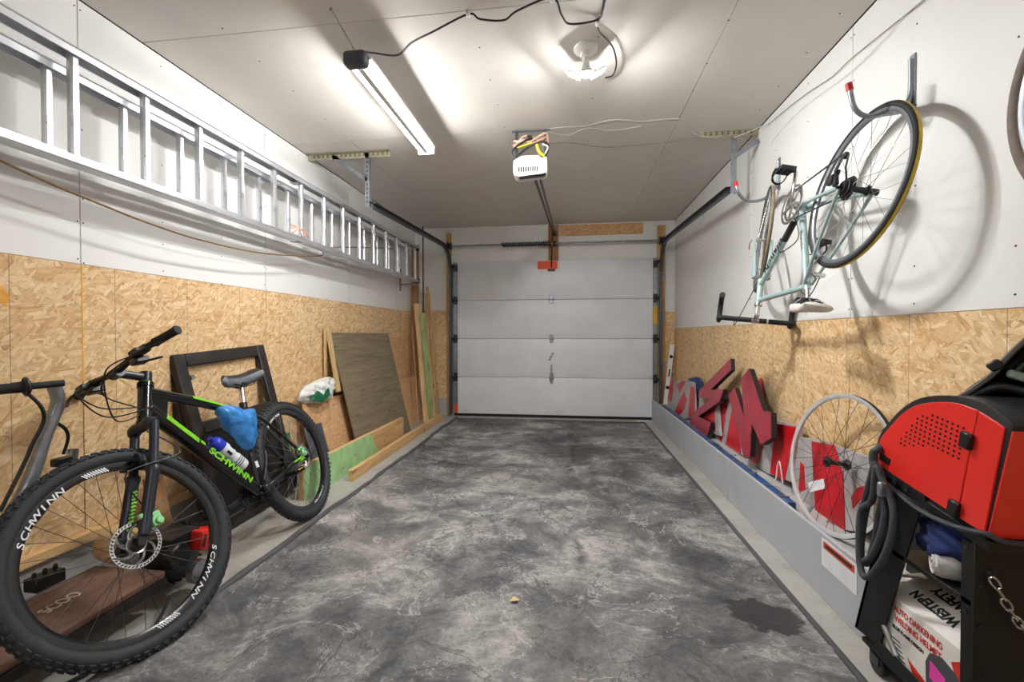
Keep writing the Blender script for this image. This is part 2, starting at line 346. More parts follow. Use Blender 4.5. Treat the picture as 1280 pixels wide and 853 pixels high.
def spline(pts, k=6):
    pts = [V(p) for p in pts]; out = []
    for i in range(len(pts) - 1):
        p0 = pts[max(i - 1, 0)]; p1 = pts[i]; p2 = pts[i + 1]; p3 = pts[min(i + 2, len(pts) - 1)]
        for j in range(k):
            t = j / k; out.append(.5 * ((2 * p1) + (p2 - p0) * t + (2 * p0 - 5 * p1 + 4 * p2 - p3) * t * t + (3 * p1 - p0 - 3 * p2 + p3) * t ** 3))
    out.append(pts[-1]); return out
I4 = Matrix.Identity(4)

# ------------------------------------------------------------------ the room
SEAM_L = [REAR, -.713, .506, 1.7255, 2.945, 4.164, 5.383, D]
SEAM_R = [REAR, -1.282, -.063, 1.156, 2.375, 3.594, 4.813, D]
ZL, ZR, ZSTEM = 1.446, 1.207, .227
TH = .012
struct(MB().bb((L - .15, REAR - .15, -.12), (R + .15, D + .15, 0)).build('floor', 'slab', smooth=False))
wl = struct(MB().bb((L - .14, REAR, 0), (L - TH, D, H)).build('wall_left', 'stem', smooth=False))
wr = struct(MB().bb((R + TH, REAR, 0), (R + .14, D, H)).build('wall_right', 'stem', smooth=False))
wb = struct(MB().bb((L - .14, D, 0), (R + .14, D + .14, H)).build('wall_back', 'white_board', smooth=False))
wq = struct(MB().bb((L - .14, REAR - .14, 0), (R + .14, REAR, H)).build('wall_rear', 'rear_board', smooth=False))
ce = struct(MB().bb((L - .14, REAR - .14, H + TH), (R + .14, D + .14, H + .1)).build('ceiling', 'screw_dark', smooth=False))
G = .0016
def sheets(parent, seams, x0, x1, z0, z1, name, mat, bev=.0012):
    for a, b in zip(seams, seams[1:]):
        MB().bb((x0, a + G, z0), (x1, b - G, z1)).build(name, mat, parent, bevel=bev)
sheets(wl, SEAM_L, L - TH, L, ZSTEM, ZL, 'osb_sheet', 'osb')
sheets(wl, SEAM_L, L - TH, L - .003, ZL + .002, H - .003, 'wall_panel', 'white_board')
MB().bb((L - TH, REAR, 0), (L + .002, D - .02, ZSTEM - .03)).build('stem_face', 'stem', wl)
for a, b in ((REAR, .9), (.905, 3.3), (3.305, D - .03)): MB().bb((L - TH, a, ZSTEM - .03), (L + .035, b, ZSTEM + .012)).build('sill_plate', 'lumber', wl, bevel=.002)
sheets(wr, SEAM_R, R, R + TH, 0, ZR, 'osb_sheet', 'osb')
sheets(wr, SEAM_R, R + .003, R + TH, ZR + .002, H - .003, 'wall_panel', 'white_board')
# back wall sheets: OSB beside the door, white panels above
MB().bb((L + .002, D - TH, ZSTEM + .02), (-1.715, D, 1.47)).build('osb_sheet', 'osb', wb, bevel=.001)
MB().bb((L + .002, D - .03, 0), (-1.70, D, ZSTEM + .015)).build('stem_face', 'stem', wb)
MB().bb((1.236, D - TH, 0), (R - .002, D, 1.43)).build('osb_sheet', 'osb', wb, bevel=.001)
for a, b in ((L + .002, -1.715), (-1.65, -.295), (-.155, 1.128), (1.236, R - .002)):
    z0 = 2.14 if -1.7 < a < 1.1 else (1.472 if a < 0 else 1.432)
    MB().bb((a, D - .008, z0), (b, D, H - .003)).build('wall_panel', 'white_board', wb, bevel=.001)
# ceiling boards: cross seams every 1.22 m, long seams staggered
ys = [REAR, -.41, .81, 2.03, 3.255, 4.47, 5.69, D]
for k, (a, b) in enumerate(zip(ys, ys[1:])):
    xs = [L, .75, R] if k % 2 == 1 else [L, -1.69, .75, R] if k % 4 == 0 else [L, .75, R]
    for x0, x1 in zip(xs, xs[1:]):
        MB().bb((x0 + G, a + G, H), (x1 - G, b - G, H + TH)).build('ceiling_panel', 'ceiling_board', ce, bevel=.001)
MB().bb((L - .002, 1.7225, .92), (L + .0008, 1.7285, ZL - .004)).build('seam_strip', 'label_yellow', wl)
MB().prism([onX(-6, 352, L + .0006), onX(4, 360, L + .0006), onX(12, 372, L + .0006), onX(8, 384, L + .0006), onX(0, 378, L + .0006), onX(-8, 370, L + .0006)], (.0006, 0, 0)).build('paint_smear', 'smear', wl)
# screw heads along the studs
sc = MB()
for i in range(-4, 11):
    y = 1.7255 + .4064 * i
    for z in (1.47, 1.62, 1.75, 2.05, 2.35, 2.59):
        for dy in ((-.012, .012) if i % 3 == 0 else (0,)):
            if not REAR < y + dy < D - .1: continue
            zz = z + random.uniform(-.02, .02); sc.cyl((L - .004, y + dy, zz), (L - .0022, y + dy, zz), .0036, n=8)
so = sc.build('screw_heads', 'screw_dark', wl); so['kind'] = 'stuff'
sc = MB()
for i in range(-7, 12):
    y = 1.5623 + .4064 * i
    for z in (1.25, 1.4, 1.72, 2.04, 2.36, 2.58):
        for dy in ((-.012, .012) if i % 3 == 2 else (0,)):
            if REAR < y + dy < D - .1: sc.cyl((R + .0015, y + dy, z), (R + .004, y + dy, z), .0036, n=8)
so = sc.build('screw_heads', 'screw_dark', wr); so['kind'] = 'stuff'
sc = MB()
for x in (-1.69, -1.1, -.47, .14, .75, 1.25):
    for i in range(28):
        y = REAR + .2 + i * .305 + random.uniform(-.03, .03); sc.cyl((x, y, H - .0015), (x, y, H + .001), .0042, n=8)
so = sc.build('screw_heads', 'screw_dark', ce); so['kind'] = 'stuff'

# floor mat: thick vinyl sheet, wrinkled, with a rolled raised rim
def floor_mat():
    x0, x1, y0, y1 = -1.515, .95, -1.2, 5.74; nx, ny = 190, 440
    vs = []; fs = []
    crs = [((.05, 1.0), (-.02, 5.6), .011, .03), ((-.75, .8), (-.2, 2.6), .010, .05), ((-1.15, 1.0), (-.95, 2.1), .008, .05), ((.35, 1.2), (.62, 2.4), .009, .04), ((-.35, 1.5), (.1, 2.0), .008, .04), ((.1, 2.0), (.6, 1.75), .008, .04), ((-.1, 2.7), (.25, 3.3), .010, .04), ((-.5, 3.0), (.1, 3.15), .007, .04), ((.3, 2.2), (.35, 4.2), .008, .03), ((-.55, 1.1), (-.5, 3.6), .006, .05), ((.5, .9), (.15, 1.7), .009, .05)]
    crs = [(V((*a, 0)), V((*b, 0)), h * 1.5, w * .85) for a, b, h, w in crs]
    for j in range(ny + 1):
        for i in range(nx + 1):
            s_ = i / nx; t_ = j / ny
            x = x0 + (x1 - x0) * s_; y = y0 + (y1 - y0) * t_
            e = noise.noise(V((y * 1.1, 3, 0))) * .03 + noise.noise(V((y * 4, 8, 0))) * .008
            x += e * (1 - s_) ** 6 + noise.noise(V((y * .9, 33, 0))) * .008 * s_ ** 6
            p = V((x, y, 0)); z = .006 + .004 * (noise.fractal(p * 2.2, 1, 2, 4) + .6)
            q = V((x + .08 * noise.noise(p * 2.5), y + .08 * noise.noise(p * 2.5 + V((9, 0, 0))), 0))
            for a, b, h, w in crs:
                ab = b - a; k = max(0, min(1, (q - a).dot(ab) / ab.length_squared)); d = (q - a - ab * k).length
                if d < w * 3: z += h * math.exp(-(d / w) ** 2) * (.6 + .6 * noise.noise(p * 3))
            r1 = noise.noise(p * 3.0 + V((0, 0, 4))); z += .0065 * max(0, 1 - abs(r1) / .09) * max(0, .4 + noise.noise(p * 1.3))
            edge = min(s_ * (x1 - x0), (1 - s_) * (x1 - x0), (1 - t_) * (y1 - y0))
            z += .016 * math.exp(-((edge - .028) / .022) ** 2) * (1 if s_ < .5 else .35)
            if edge < .004: z = .0005
            vs.append((x, y, max(z, .0005)))
    for j in range(ny):
        for i in range(nx):
            a = j * (nx + 1) + i; fs.append((a, a + 1, a + nx + 2, a + nx + 1))
    mb = MB(); mb.v = [V(p) for p in vs]; mb.f = fs
    o = mb.build('floor_mat', 'floor_mat', ang=180)
    def ex(y): return x0 + noise.noise(V((y * 1.1, 3, 0))) * .03 + noise.noise(V((y * 4, 8, 0))) * .008
    n = 220; pts = [V((ex(y0 + (y1 - y0) * k / n) + .018, y0 + (y1 - y0) * k / n, .021 + .006 * noise.noise(V((k * .21, 0, 5))))) for k in range(n + 1)]
    MB().tube(pts, [.019 + .004 * noise.noise(V((k * .17, 7, 0))) for k in range(n + 1)], n=10).build('rolled_edge', 'mat_edge', o, ang=180)
    MB().tube([V((x1 - .02 + noise.noise(V((y0 + (y1 - y0) * k / n, 33, 0))) * .006, y0 + (y1 - y0) * k / n, .012)) for k in range(n + 1)], .013, n=10).build('rolled_edge', 'mat_edge', o, ang=180)
    MB().tube([V((x0 + .02 + (x1 - x0 - .04) * k / 80, y1 - .02 + .008 * noise.noise(V((k * .3, 1, 9))), .014)) for k in range(81)], .014, n=10).build('rolled_edge', 'mat_edge', o, ang=180)
    tag(o, 'wrinkled dark grey vinyl containment mat covering the garage floor', 'floor mat')
floor_mat()

# concrete ledge along the right wall, faced with grey sheet panels
lg = struct(MB().bb((1.085, 1.74, 0), (R + .01, D - .035, .225)).build('trim_1', 'stem'))
ed = [1.735, 3.17, 4.62, D - .036]
for a, b in zip(ed, ed[1:]):
    MB().bb((1.067, a + .002, 0), (1.085, b - .002, .278)).build('facing_panel', 'facing', lg, bevel=.003)
pa = [onX(*q, 1.0655) for q in ((1027, 676), (1072, 703), (1072, 745), (1024, 709))]
lo = MB().prism([(1.0665, pa[0].y, .262), (1.0665, 1.80, .262), (1.0665, 1.80, .145), (1.0665, pa[0].y, .145)], (-.001, 0, 0)).build('label', 'decal_white', lg)
MB().prism([(1.0652, pa[0].y - .015, .252), (1.0652, 1.815, .252), (1.0652, 1.815, .222), (1.0652, pa[0].y - .015, .222)], (-.0006, 0, 0)).build('label_strip', 'print_orange', lo)
MB().prism([(1.0645, pa[0].y - .03, .244), (1.0645, 1.83, .244), (1.0645, 1.83, .231), (1.0645, pa[0].y - .03, .231)], (-.0003, 0, 0)).build('label_line', 'dark_frame', lo)

# garage door
def garage_door():
    x0, x1, yb, yf = -1.607, 1.136, D - .012, D - .055
    d = bpy.data.objects.new('door_1', None); col.objects.link(d); d.location = (0, 0, 0); struct(d)
    d['label'] = 'white sectional garage door with four flat panels'
    zs = [.035, .545, 1.075, 1.605, 2.134]
    for a, b in zip(zs, zs[1:]):
        MB().bb((x0 + .055, yf, a + .002), (x1 - .06, yb, b - .002)).build('door_section', 'white_paint', d, bevel=.006, segs=2)
        for xa, xb in ((x0, x0 + .056), (x1 - .061, x1)):
            MB().bb((xa, yf - .012, a + .003), (xb, yb, b - .003)).build('end_stile', 'galv', d, bevel=.003)
    MB().bb((x0, yf + .005, .004), (x1, yb, .036)).build('bottom_seal', 'black_rubber', d, bevel=.006)
    MB().bb((.86, yf - .10, .001), (1.06, yf - .04, .006)).build('daylight_leak_strip', 'decal_white', d)  # white strip stands in for daylight leaking under the door
    for z in zs[1:4]:
        for x in (x0 + .03, -.25, x1 - .03):
            h = MB()
            h.box((x, yf - .016, z + .03), (.05, .006, .055)); h.box((x, yf - .016, z - .03), (.05, .006, .055)); h.cyl((x - .035, yf - .02, z), (x + .035, yf - .02, z), .009, n=10)
            h.build('hinge', 'galv' if x == -.25 else 'dark_steel', d, bevel=.002)
            if x != -.25:
                sx = -1 if x < 0 else 1
                MB().cyl((x + sx * .02, yf - .03, z), (x + sx * .06, yf - .03, z), .022, n=14).build('roller', 'dark_steel', d)
    for x in (x0 + .03, x1 - .03):
        MB().box((x, yf - .02, 2.05), (.06, .01, .09)).cyl((x, yf - .03, 2.08), (x + (.05 if x > 0 else -.05), yf - .03, 2.08), .02, n=12).build('top_roller_bracket', 'dark_steel', d, bevel=.002)
    # lock and pull handle
    k = MB().prism([(-.25 + .035 * math.cos(t) * (1 if i % 2 == 0 else .75), yf - .014, .545 + .085 * math.sin(t)) for i, t in enumerate([2 * math.pi * j / 12 for j in range(12)])], (0, .014, 0))
    k.cyl((-.25, yf - .05, .56), (-.25, yf - .01, .56), .013, n=12); k.bar((-.25, yf - .05, .545), (-.25, yf - .05, .73), .022, .014, V((0, 1, 0)))
    k.build('lock_handle', 'chrome', d, bevel=.003)
    MB().bar((-.275, yf - .012, .80), (-.235, yf - .012, .87), .02, .012, V((0, 1, 0))).box((-.232, yf - .014, .875), (.04, .02, .018)).box((-.275, yf - .014, .79), (.03, .02, .018)).build('latch', 'steel', d, bevel=.002)
    MB().bb((x1 - .058, yf - .0155, 1.27), (x1 - .004, yf - .0125, 1.50)).build('warning_label', 'label_yellow', d)
    MB().bb((x0 + .004, yf - .0155, .05), (x0 + .05, yf - .0125, .17)).build('orange_label', 'flag_orange', d)
    MB().bb((-.30, yf - .012, 1.985), (-.20, yf, 2.05)).build('arm_bracket', 'dark_steel', d, bevel=.002)
    s_ = MB()
    for cx, w in ((-1.47, .05), (-1.42, .03), (-1.37, .02)): s_.box((cx, yf - .0006, .075 + .01 * w), (w, .0012, .004))
    s_.box((-1.44, yf - .0006, .085), (.004, .0012, .035)); s_.build('scuff_mark', 'wire_grey', d)
garage_door()
struct(MB().bb((-1.712, D - .05, 0), (-1.65, D - .001, 2.545)).build('trim_2', 'lumber_z', bevel=.002))
struct(MB().bb((1.14, D - .05, 0), (1.232, D - .001, 2.56)).build('trim_3', 'lumber_z', bevel=.002))
struct(MB().bb((-.292, D - .05, 2.142), (-.158, D - .001, 2.61)).build('trim_4', 'stud_brown', bevel=.002))
struct(MB().bb((-.14, D - .035, 2.465), (.95, D - .001, 2.605)).build('trim_5', 'osb_scrap', bevel=.002))

# ------------------------------------------------------------------ door hardware
def sweep_channel(mb, path, w, h, side):      # U-shaped track: web + two lips, side = direction of the open mouth
    path = [V(p) for p in path]; n = len(path); side = V(side)
    prof = [(-h, 0), (-h, w), (-h + .004, w), (-h + .004, .004), (h - .004, .004), (h - .004, w), (h, w), (h, 0)]
    vs = []
    for i, p in enumerate(path):
        t = (path[min(i + 1, n - 1)] - path[max(i - 1, 0)]).normalized(); nn = side.cross(t).normalized()
        for a, b in prof: vs.append(p + nn * a + side * b)
    k = len(prof); fs = []
    for i in range(n - 1):
        for j in range(k): fs.append((i * k + j, i * k + (j + 1) % k, (i + 1) * k + (j + 1) % k, (i + 1) * k + j))
    fs += [tuple(range(k)), tuple(range((n - 1) * k, n * k))]
    return mb.add(vs, fs)
def perforated(mb, holes, a, b, w, updir, n):
    a, b = V(a), V(b); d = (b - a).normalized()
    mb.bar(a, b, w, .003, updir)
def door_track(sx, x, ystart, zstart, label):
    t = thing('door_track', label, 'door track', (x, D - .06, 0)); inv = Matrix.Translation((-x, -(D - .06), 0))
    pts = [(x, ystart, zstart)]
    for k in range(1, 8): pts.append((x, ystart + (5.55 - ystart) * k / 8, zstart + (2.30 - zstart) * k / 8))
    yv = 5.965; r = .36
    for k in range(9):
        a = math.pi / 2 * k / 8; pts.append((x, yv - r + r * math.sin(a), 2.30 - r + r * math.cos(a)))
    hz = len(pts)
    mb = MB(); sweep_channel(mb, pts, .034, .026, V((-sx, 0, 0))); mb.build('overhead_rail', 'galv_dark', t, M=inv, smooth=False)
    mb = MB(); sweep_channel(mb, [(x, yv, 1.93), (x, yv, .03)], .034, .026, V((-sx, 0, 0))); mb.build('vertical_rail', 'galv_dark', t, M=inv, smooth=False)
    for z in (.16, .75, 1.35, 1.9):
        MB().bb((x + sx * .002, yv - .02, z - .03), (x + sx * .008, D - .052, z + .03)).bb((x + sx * .002, D - .055, z - .03), (x + sx * .04, D - .051, z + .03)).build('jamb_bracket', 'galv', t, M=inv)
    if sx < 0:
        MB().bar((L + .01, ystart - .12, H - .006), (-1.45, ystart - .12, H - .006), .045, .004).bar((L + .01, ystart - .10, H - .025), (-1.45, ystart - .10, H - .025), .004, .045).build('ceiling_angle', 'bracket_tan', t, M=inv)
        MB().bar((x, ystart - .1, H - .004), (x, ystart - .1, zstart - .03), .04, .004, V((0, 1, 0))).bar((x + .02, ystart - .085, H - .004), (x + .02, ystart - .085, zstart - .03), .004, .04, V((0, 1, 0))).build('hanger', 'galv', t, M=inv)
        MB().bar((x - .30, ystart - .1, H - .02), (x - .005, ystart - .1, 2.40), .035, .004, V((0, 1, 0))).build('brace', 'galv', t, M=inv)
        hl = MB()
        for k in range(17): hl.box((L + .06 + k * .04, ystart - .1035, H - .026), (.012, .003, .008)); hl.box((L + .06 + k * .04, ystart - .1035, H - .012), (.012, .003, .006))
        for k in range(11): hl.box((x, ystart - .1035, H - .05 - k * .036), (.008, .004, .016))
        hl.build('slots', 'screw_dark', t, M=inv)['kind'] = 'stuff'
        MB().cyl((x + .02, ystart - .1, zstart), (x + .05, ystart - .1, zstart), .012, n=8).build('bolt', 'dark_steel', t, M=inv)
    else:
        MB().bar((.95, ystart - .02, H - .006), (R - .005, ystart - .02, H - .006), .05, .004).bar((.95, ystart - .045, H - .025), (R - .005, ystart - .045, H - .025), .004, .05).build('ceiling_angle', 'bracket_tan', t, M=inv)
        MB().bar((x + .01, ystart - .03, H - .004), (x + .01, ystart - .03, zstart - .03), .04, .004, V((0, 1, 0))).bar((x + .03, ystart - .01, H - .004), (x + .03, ystart - .01, zstart - .03), .004, .04, V((0, 1, 0))).build('hanger', 'galv', t, M=inv)
        MB().bar((x + .012, ystart - .03, 2.44), (R - .004, ystart - .06, 2.54), .035, .004, V((0, 1, 0))).build('brace', 'galv', t, M=inv)
        hl = MB()
        for k in range(9): hl.box((.99 + k * .04, ystart - .0485, H - .027), (.012, .003, .008)); hl.box((.99 + k * .04, ystart - .0485, H - .013), (.012, .003, .006))
        hl.build('slots', 'screw_dark', t, M=inv)['kind'] = 'stuff'
door_track(-1, -1.655, 3.57, 2.215, 'galvanised door track curving up on the ladder side of the garage door')
door_track(1, 1.185, 3.50, 2.205, 'galvanised door track curving up on the hanging bicycle side of the garage door')

def torsion():
    y, z = 5.93, 2.345
    t = thing('torsion_spring', 'steel torsion shaft with short black coil spring above garage door', 'door spring', (-.25, y, z))
    inv = Matrix.Translation((.25, -y, -z))
    MB().cyl((-1.66, y, z), (1.2, y, z), .013, n=14).build('shaft', 'galv', t, M=inv)
    sp = MB(); pts = []
    for i in range(24 * 22 + 1): a = 2 * math.pi * i / 22; pts.append((-.92 + .67 * i / (24 * 22), y + .024 * math.cos(a), z + .024 * math.sin(a)))
    sp.tube(pts, .009, n=6); sp.build('coil', 'black_plastic', t, M=inv)
    MB().cyl((-.25, y, z), (-.19, y, z), .03, n=16).build('winding_cone', 'dark_steel', t, M=inv)
    MB().bb((-.245, y - .01, z - .05), (-.235, D - .05, z + .05)).build('centre_bracket', 'dark_steel', t, M=inv)
    for x in (-1.64, 1.165):
        MB().lathe((x - .025, y, z), (1, 0, 0), [(.0, 0), (.05, 0), (.05, .008), (.04, .012), (.04, .04), (.05, .045), (.05, .05), (0, .05)], 18).build('cable_drum', 'black_plastic', t, M=inv)
        sx = -1 if x < 0 else 1
        MB().bb((x + sx * .032, y - .04, z - .06), (x + sx * .037, D - .05, z + .05)).build('bearing_plate', 'galv_dark', t, M=inv)
torsion()
fl = MB().bb((-.435, D - .082, 2.015), (-.17, D - .078, 2.12)).build('warning_tag', 'flag_orange'); tag(fl, 'bright orange warning tag hanging at the top of the garage door', 'tag')

def opener():
    y0 = 3.15
    t = thing('garage_door_opener', 'white garage door opener hung under the ceiling with bundled wires on top', 'door opener', (-.285, y0, 2.26)); inv = Matrix.Translation((.285, -y0, -2.26))
    z0, z1 = 2.255, 2.405; xa, xb = -.405, -.165
    bd = MB().prism([(xa, y0, z0 + .02), (xa + .035, y0, z0), (xb - .02, y0, z0 + .012), (xb, y0, z0 + .03), (xb, y0, z1 - .015), (xb - .04, y0, z1), (xa + .06, y0, z1), (xa, y0, z1 - .03)], (0, .13, 0)).build('housing', 'lamp_white', t, bevel=.012, segs=3, M=inv)
    vt = MB()
    for k in range(9): vt.box((-.362 + k * .0165, y0 - .0005, z0 + .05), (.0085, .005, .034))
    vt.build('vent_slots', 'black_plastic', bd)
    MB().prism([(xa + .04, y0 - .004, z0 - .004), (xb - .018, y0 - .004, z0 + .008), (xb - .006, y0 - .004, z0 + .022), (xb - .03, y0 - .004, z0 + .014), (xa + .10, y0 - .004, z0 + .004)], (0, .06, 0)).build('lamp_lens', 'black_plastic', t, bevel=.003, M=inv)
    for x in (xa + .015, xb - .012):
        MB().bar((x, y0 + .1, z1 - .03), (x, y0 + .1, H - .002), .022, .003, V((0, 1, 0))).build('hanging_strap', 'galv_dark', t, M=inv)
    MB().bar((xa - .02, y0 + .1, H - .012), (xb + .02, y0 + .1, H - .012), .03, .003).build('mounting_angle', 'galv', t, M=inv)
    wires = [('wire_pink', .008, [(xa - .005, y0 + .06, 2.50), (-.33, y0 + .02, 2.52), (-.27, y0 + .02, 2.49), (-.2, y0 + .02, 2.52), (xb, y0 + .05, 2.55)]),
             ('wire_pink', .008, [(xa, y0 + .05, 2.53), (-.3, y0 + .01, 2.50), (-.25, y0 + .01, 2.52), (-.17, y0 + .02, 2.56), (xb + .005, y0 + .06, 2.51)]),
             ('wire_pink', .007, [(xa, y0 + .05, 2.48), (-.32, y0 + .02, 2.55), (-.2, y0 + .02, 2.50), (xb, y0 + .05, 2.53)]),
             ('wire_black', .007, [(xa + .005, y0 + .03, 2.39), (xa - .01, y0 + .03, 2.45), (-.33, y0 - .0, 2.50), (-.29, y0, 2.52), (-.28, y0 + .01, 2.53)]),
             ('wire_black', .007, [(xa + .02, y0 + .01, 2.40), (-.30, y0 - .01, 2.45), (-.2, y0 - .01, 2.49), (xb + .01, y0 + .0, 2.47), (xb, y0 - .012, 2.40), (-.2, y0 - .015, 2.39), (-.215, y0 - .01, 2.42)]),
             ('wire_yellow', .010, [(-.235, y0 - .01, 2.47), (-.225, y0 - .018, 2.43), (-.205, y0 - .02, 2.40), (-.18, y0 - .018, 2.385)]),
             ('wire_yellow', .006, [(xa + .03, y0 + .02, 2.47), (-.32, y0 + .0, 2.475), (-.27, y0 + .0, 2.49)]),
             ('wire_white', .006, [(xb - .03, y0 - .01, 2.47), (xb + .008, y0 - .01, 2.45), (xb - .01, y0 - .02, 2.40)])]
    for mt, r, pts in wires: MB().tube(spline(pts, 6), r, n=6).build('wire', mt, t, M=inv)
    MB().box((-.285, y0, 2.525), (.035, .03, .03)).build('wire_tie', 'black_plastic', t, bevel=.004, M=inv)
    for dx in (-.018, .018):
        MB().bar((-.235 + dx, y0 + .11, 2.262), (-.215 + dx * .8, D - .09, 2.49), .012, .035).build('rail', 'galv_dark', t, M=inv)
    MB().box((-.215, D - .07, 2.49), (.07, .05, .06)).build('header_bracket', 'dark_steel', t, bevel=.003, M=inv)
    MB().tube([(-.222, 5.72, 2.44), (-.235, 5.78, 2.3), (-.25, 5.99, 2.03)], .010, n=6).build('door_arm', 'dark_steel', t, M=inv)
    MB().tube(spline([(-.23, 5.55, 2.43), (-.232, 5.56, 2.33), (-.225, 5.55, 2.28)], 4), .004, n=6).box((-.225, 5.55, 2.265), (.012, .012, .035)).build('release_cord', 'hook_red', t, M=inv)
opener()

# ------------------------------------------------------------------ lights
def shop_light(x, y0, y1, z, label, glow, group=None, chain=True):
    t = thing('shop_light', label, 'ceiling light', (x, y0, z), group=group); inv = Matrix.Translation((-x, -y0, -z))
    MB().bb((x - .072, y0 + .02, z + .016), (x + .072, y1, z + .032)).build('housing', 'lamp_white', t, bevel=.005, M=inv)
    MB().bb((x - .018, y0 + .02, z - .016), (x + .018, y1, z + .017)).build('added_baffle', 'lamp_white', t, bevel=.003, M=inv)  # ridge added to block the tubes' light and keep the gap grey
    for dx in (-.038, .038):
        MB().cyl((x + dx, y0 + .03, z), (x + dx, y1 - .005, z), .0130, n=14).build('led_tube', glow, t, M=inv)
    for ya, yb in ((y0 - .035, y0 + .035), (y1 - .012, y1 + .012)):
        MB().bb((x - .06, ya, z - .03), (x + .06, yb, z + .042)).build('end_cap', 'lamp_end' if ya < y0 else 'lamp_white', t, bevel=.02 if ya < y0 else .004, segs=3, M=inv)
    for yy, yc in ((y0, y0 - .18), (y1 - .06, y1 + .05)):
        a = V((x, yy, z + .04)); b = V((x - .03, yc, H - .003)); n = 14; ch = MB()
        for k in range(n):
            p = a.lerp(b, (k + .5) / n); d = (b - a).normalized(); u, w = perp(d); s_ = u if k % 2 else w
            hl = (b - a).length / n * .62
            ch.tube([p + d * hl * math.cos(q) + s_ * .0045 * math.sin(q) for q in [2 * math.pi * m_ / 8 for m_ in range(8)]], .0014, n=4, closed=True)
        ch.cyl(b, b + V((0, 0, .004)), .006, n=8)
        ch.build('chain', 'galv', t, M=inv)
    return t
shop_light(-1.06, 2.11, 3.20, 2.495, 'twin tube LED shop light hung on chains over the mountain bike side', 'tube_glow')
shop_light(-.45, -1.55, -.45, 2.495, 'twin tube LED shop light hung on chains at the rear of the garage', 'fill_glow')  # unseen lamp added to brighten the foreground

def bulb():
    bx, by = .08, 2.37
    t = thing('ceiling_lamp', 'white ceiling lampholder with glowing three winged LED bulb', 'ceiling light', (bx, by, H)); inv = Matrix.Translation((-bx, -by, -H))
    MB().lathe((bx, by, H), (0, 0, -1), [(0, .0), (.062, 0), (.062, .012), (.052, .022), (.03, .03), (.026, .055), (0, .055)], 28).build('lampholder', 'lamp_white', t, M=inv)
    MB().lathe((bx, by, H - .05), (0, 0, -1), [(0, .0), (.016, 0), (.018, .03), (.022, .06), (.034, .075), (.034, .09), (.02, .10), (0, .10)], 20).build('bulb_neck', 'lamp_white', t, M=inv)
    for k, a in enumerate((math.radians(25), math.radians(155), math.radians(-90))):
        d = V((math.cos(a), math.sin(a), 0)); s_ = V((-math.sin(a), math.cos(a), 0)); c = V((bx, by, H - .165))
        out = (d * .82 + V((0, -.12, .5))).normalized() if k < 2 else (d * .85 + V((0, 0, -.12))).normalized()
        nrm = s_.cross(out).normalized()
        if nrm.z > 0: nrm = -nrm
        rot = Matrix((out, s_, nrm)).transposed()
        w = MB().box(c + out * .078, (.075, .056, .014), rot).build('led_wing', 'lamp_white', t, bevel=.004, M=inv)
        MB().box(c + out * .078 + nrm * .0078, (.068, .048, .0012), rot).build('led_panel', 'bulb_glow', w)
bulb()

# ------------------------------------------------------------------ wires
def cable(name, pts, r, mat, label, k=6, n=6):
    o = MB().tube(spline(pts, k), r, n=n).build(name, mat); tag(o, label, 'cable'); return o
zc = H - .012
cable('power_cord', [(-1.01, 2.08, 2.52), (-.985, 2.16, 2.56), (-.90, 2.25, zc - .02), (-.80, 2.18, zc - .01), (-.66, 2.10, zc - .02), (-.47, 2.035, zc), (-.42, 2.06, zc - .01), (-.31, 2.075, zc - .015), (-.24, 2.03, zc - .01), (-.08, 1.985, zc), (-.04, 2.07, zc - .02), (0, 2.135, zc - .02), (.13, 2.15, zc), (.145, 2.05, zc - .01), (.15, 1.9, zc)], .0048, 'wire_black', 'black power cord looping across the ceiling from the shop light')
cable('lamp_cord', [(.165, 1.9, zc), (.145, 2.1, zc - .005), (.13, 2.16, zc), (.14, 2.22, zc - .01), (.21, 2.32, zc - .02), (.245, 2.45, zc - .03), (.24, 2.58, zc - .02), (.20, 2.62, zc - .01)], .0042, 'wire_black', 'black cord curving round the winged ceiling bulb')
for k, (x, y) in enumerate(((-.47, 2.03), (-.08, 1.99), (.13, 2.17))):
    o = MB().box((x, y, H - .013), (.018, .03, .024)).cyl((x, y, H - .03), (x, y, H - .02), .005, n=8).build('cable_clip', 'lamp_white', bevel=.003)
    tag(o, ('white cable clip on the ceiling where cord sags towards the shop light', 'white cable clip on the ceiling between the two black cord loops', 'white cable clip on the ceiling just above the winged bulb')[k], 'clip', 'cable clips on the ceiling')
cable('bell_wire', [(-.17, 3.25, H - .006), (-.05, 3.20, H - .02), (.1, 3.24, H - .005), (.3, 3.17, H - .006), (.5, 3.22, H - .006), (.76, 3.22, H - .006), (.88, 3.40, H - .02), (.95, 3.42, H - .045), (1.08, 3.44, H - .06)], .0018, 'wire_white', 'thin white wire running along the ceiling from opener to track bracket')
cable('slack_wire', [(-.17, 3.25, H - .02), (-.02, 3.30, H - .035), (.12, 3.26, H - .01), (.3, 3.30, H - .02), (.5, 3.28, H - .012)], .0015, 'wire_white', 'slack loop of thin white wire beside the opener straps')
cable('sensor_wire', [(-.16, 3.2, 2.5), (.0, 3.4, 2.58), (.3, 3.62, H - .01), (.7, 3.60, H - .008), (1.0, 3.52, H - .01), (1.2, 3.52, H - .01)], .0022, 'wire_grey', 'thin grey wire sagging across ceiling from opener to right track')
def wallpts(px, X): return [onX(*q, X) for q in px]
cable('wall_wire', [onX(*q, R - .006) for q in ((960, 156), (985, 135), (1010, 116), (1040, 96), (1061, 76), (1090, 52), (1125, 24), (1160, -4))] + [V((R - .006, 1.2, 2.36))], .0022, 'wire_grey', 'thin grey wire strung along the white wall above the hanging bicycle', k=4)
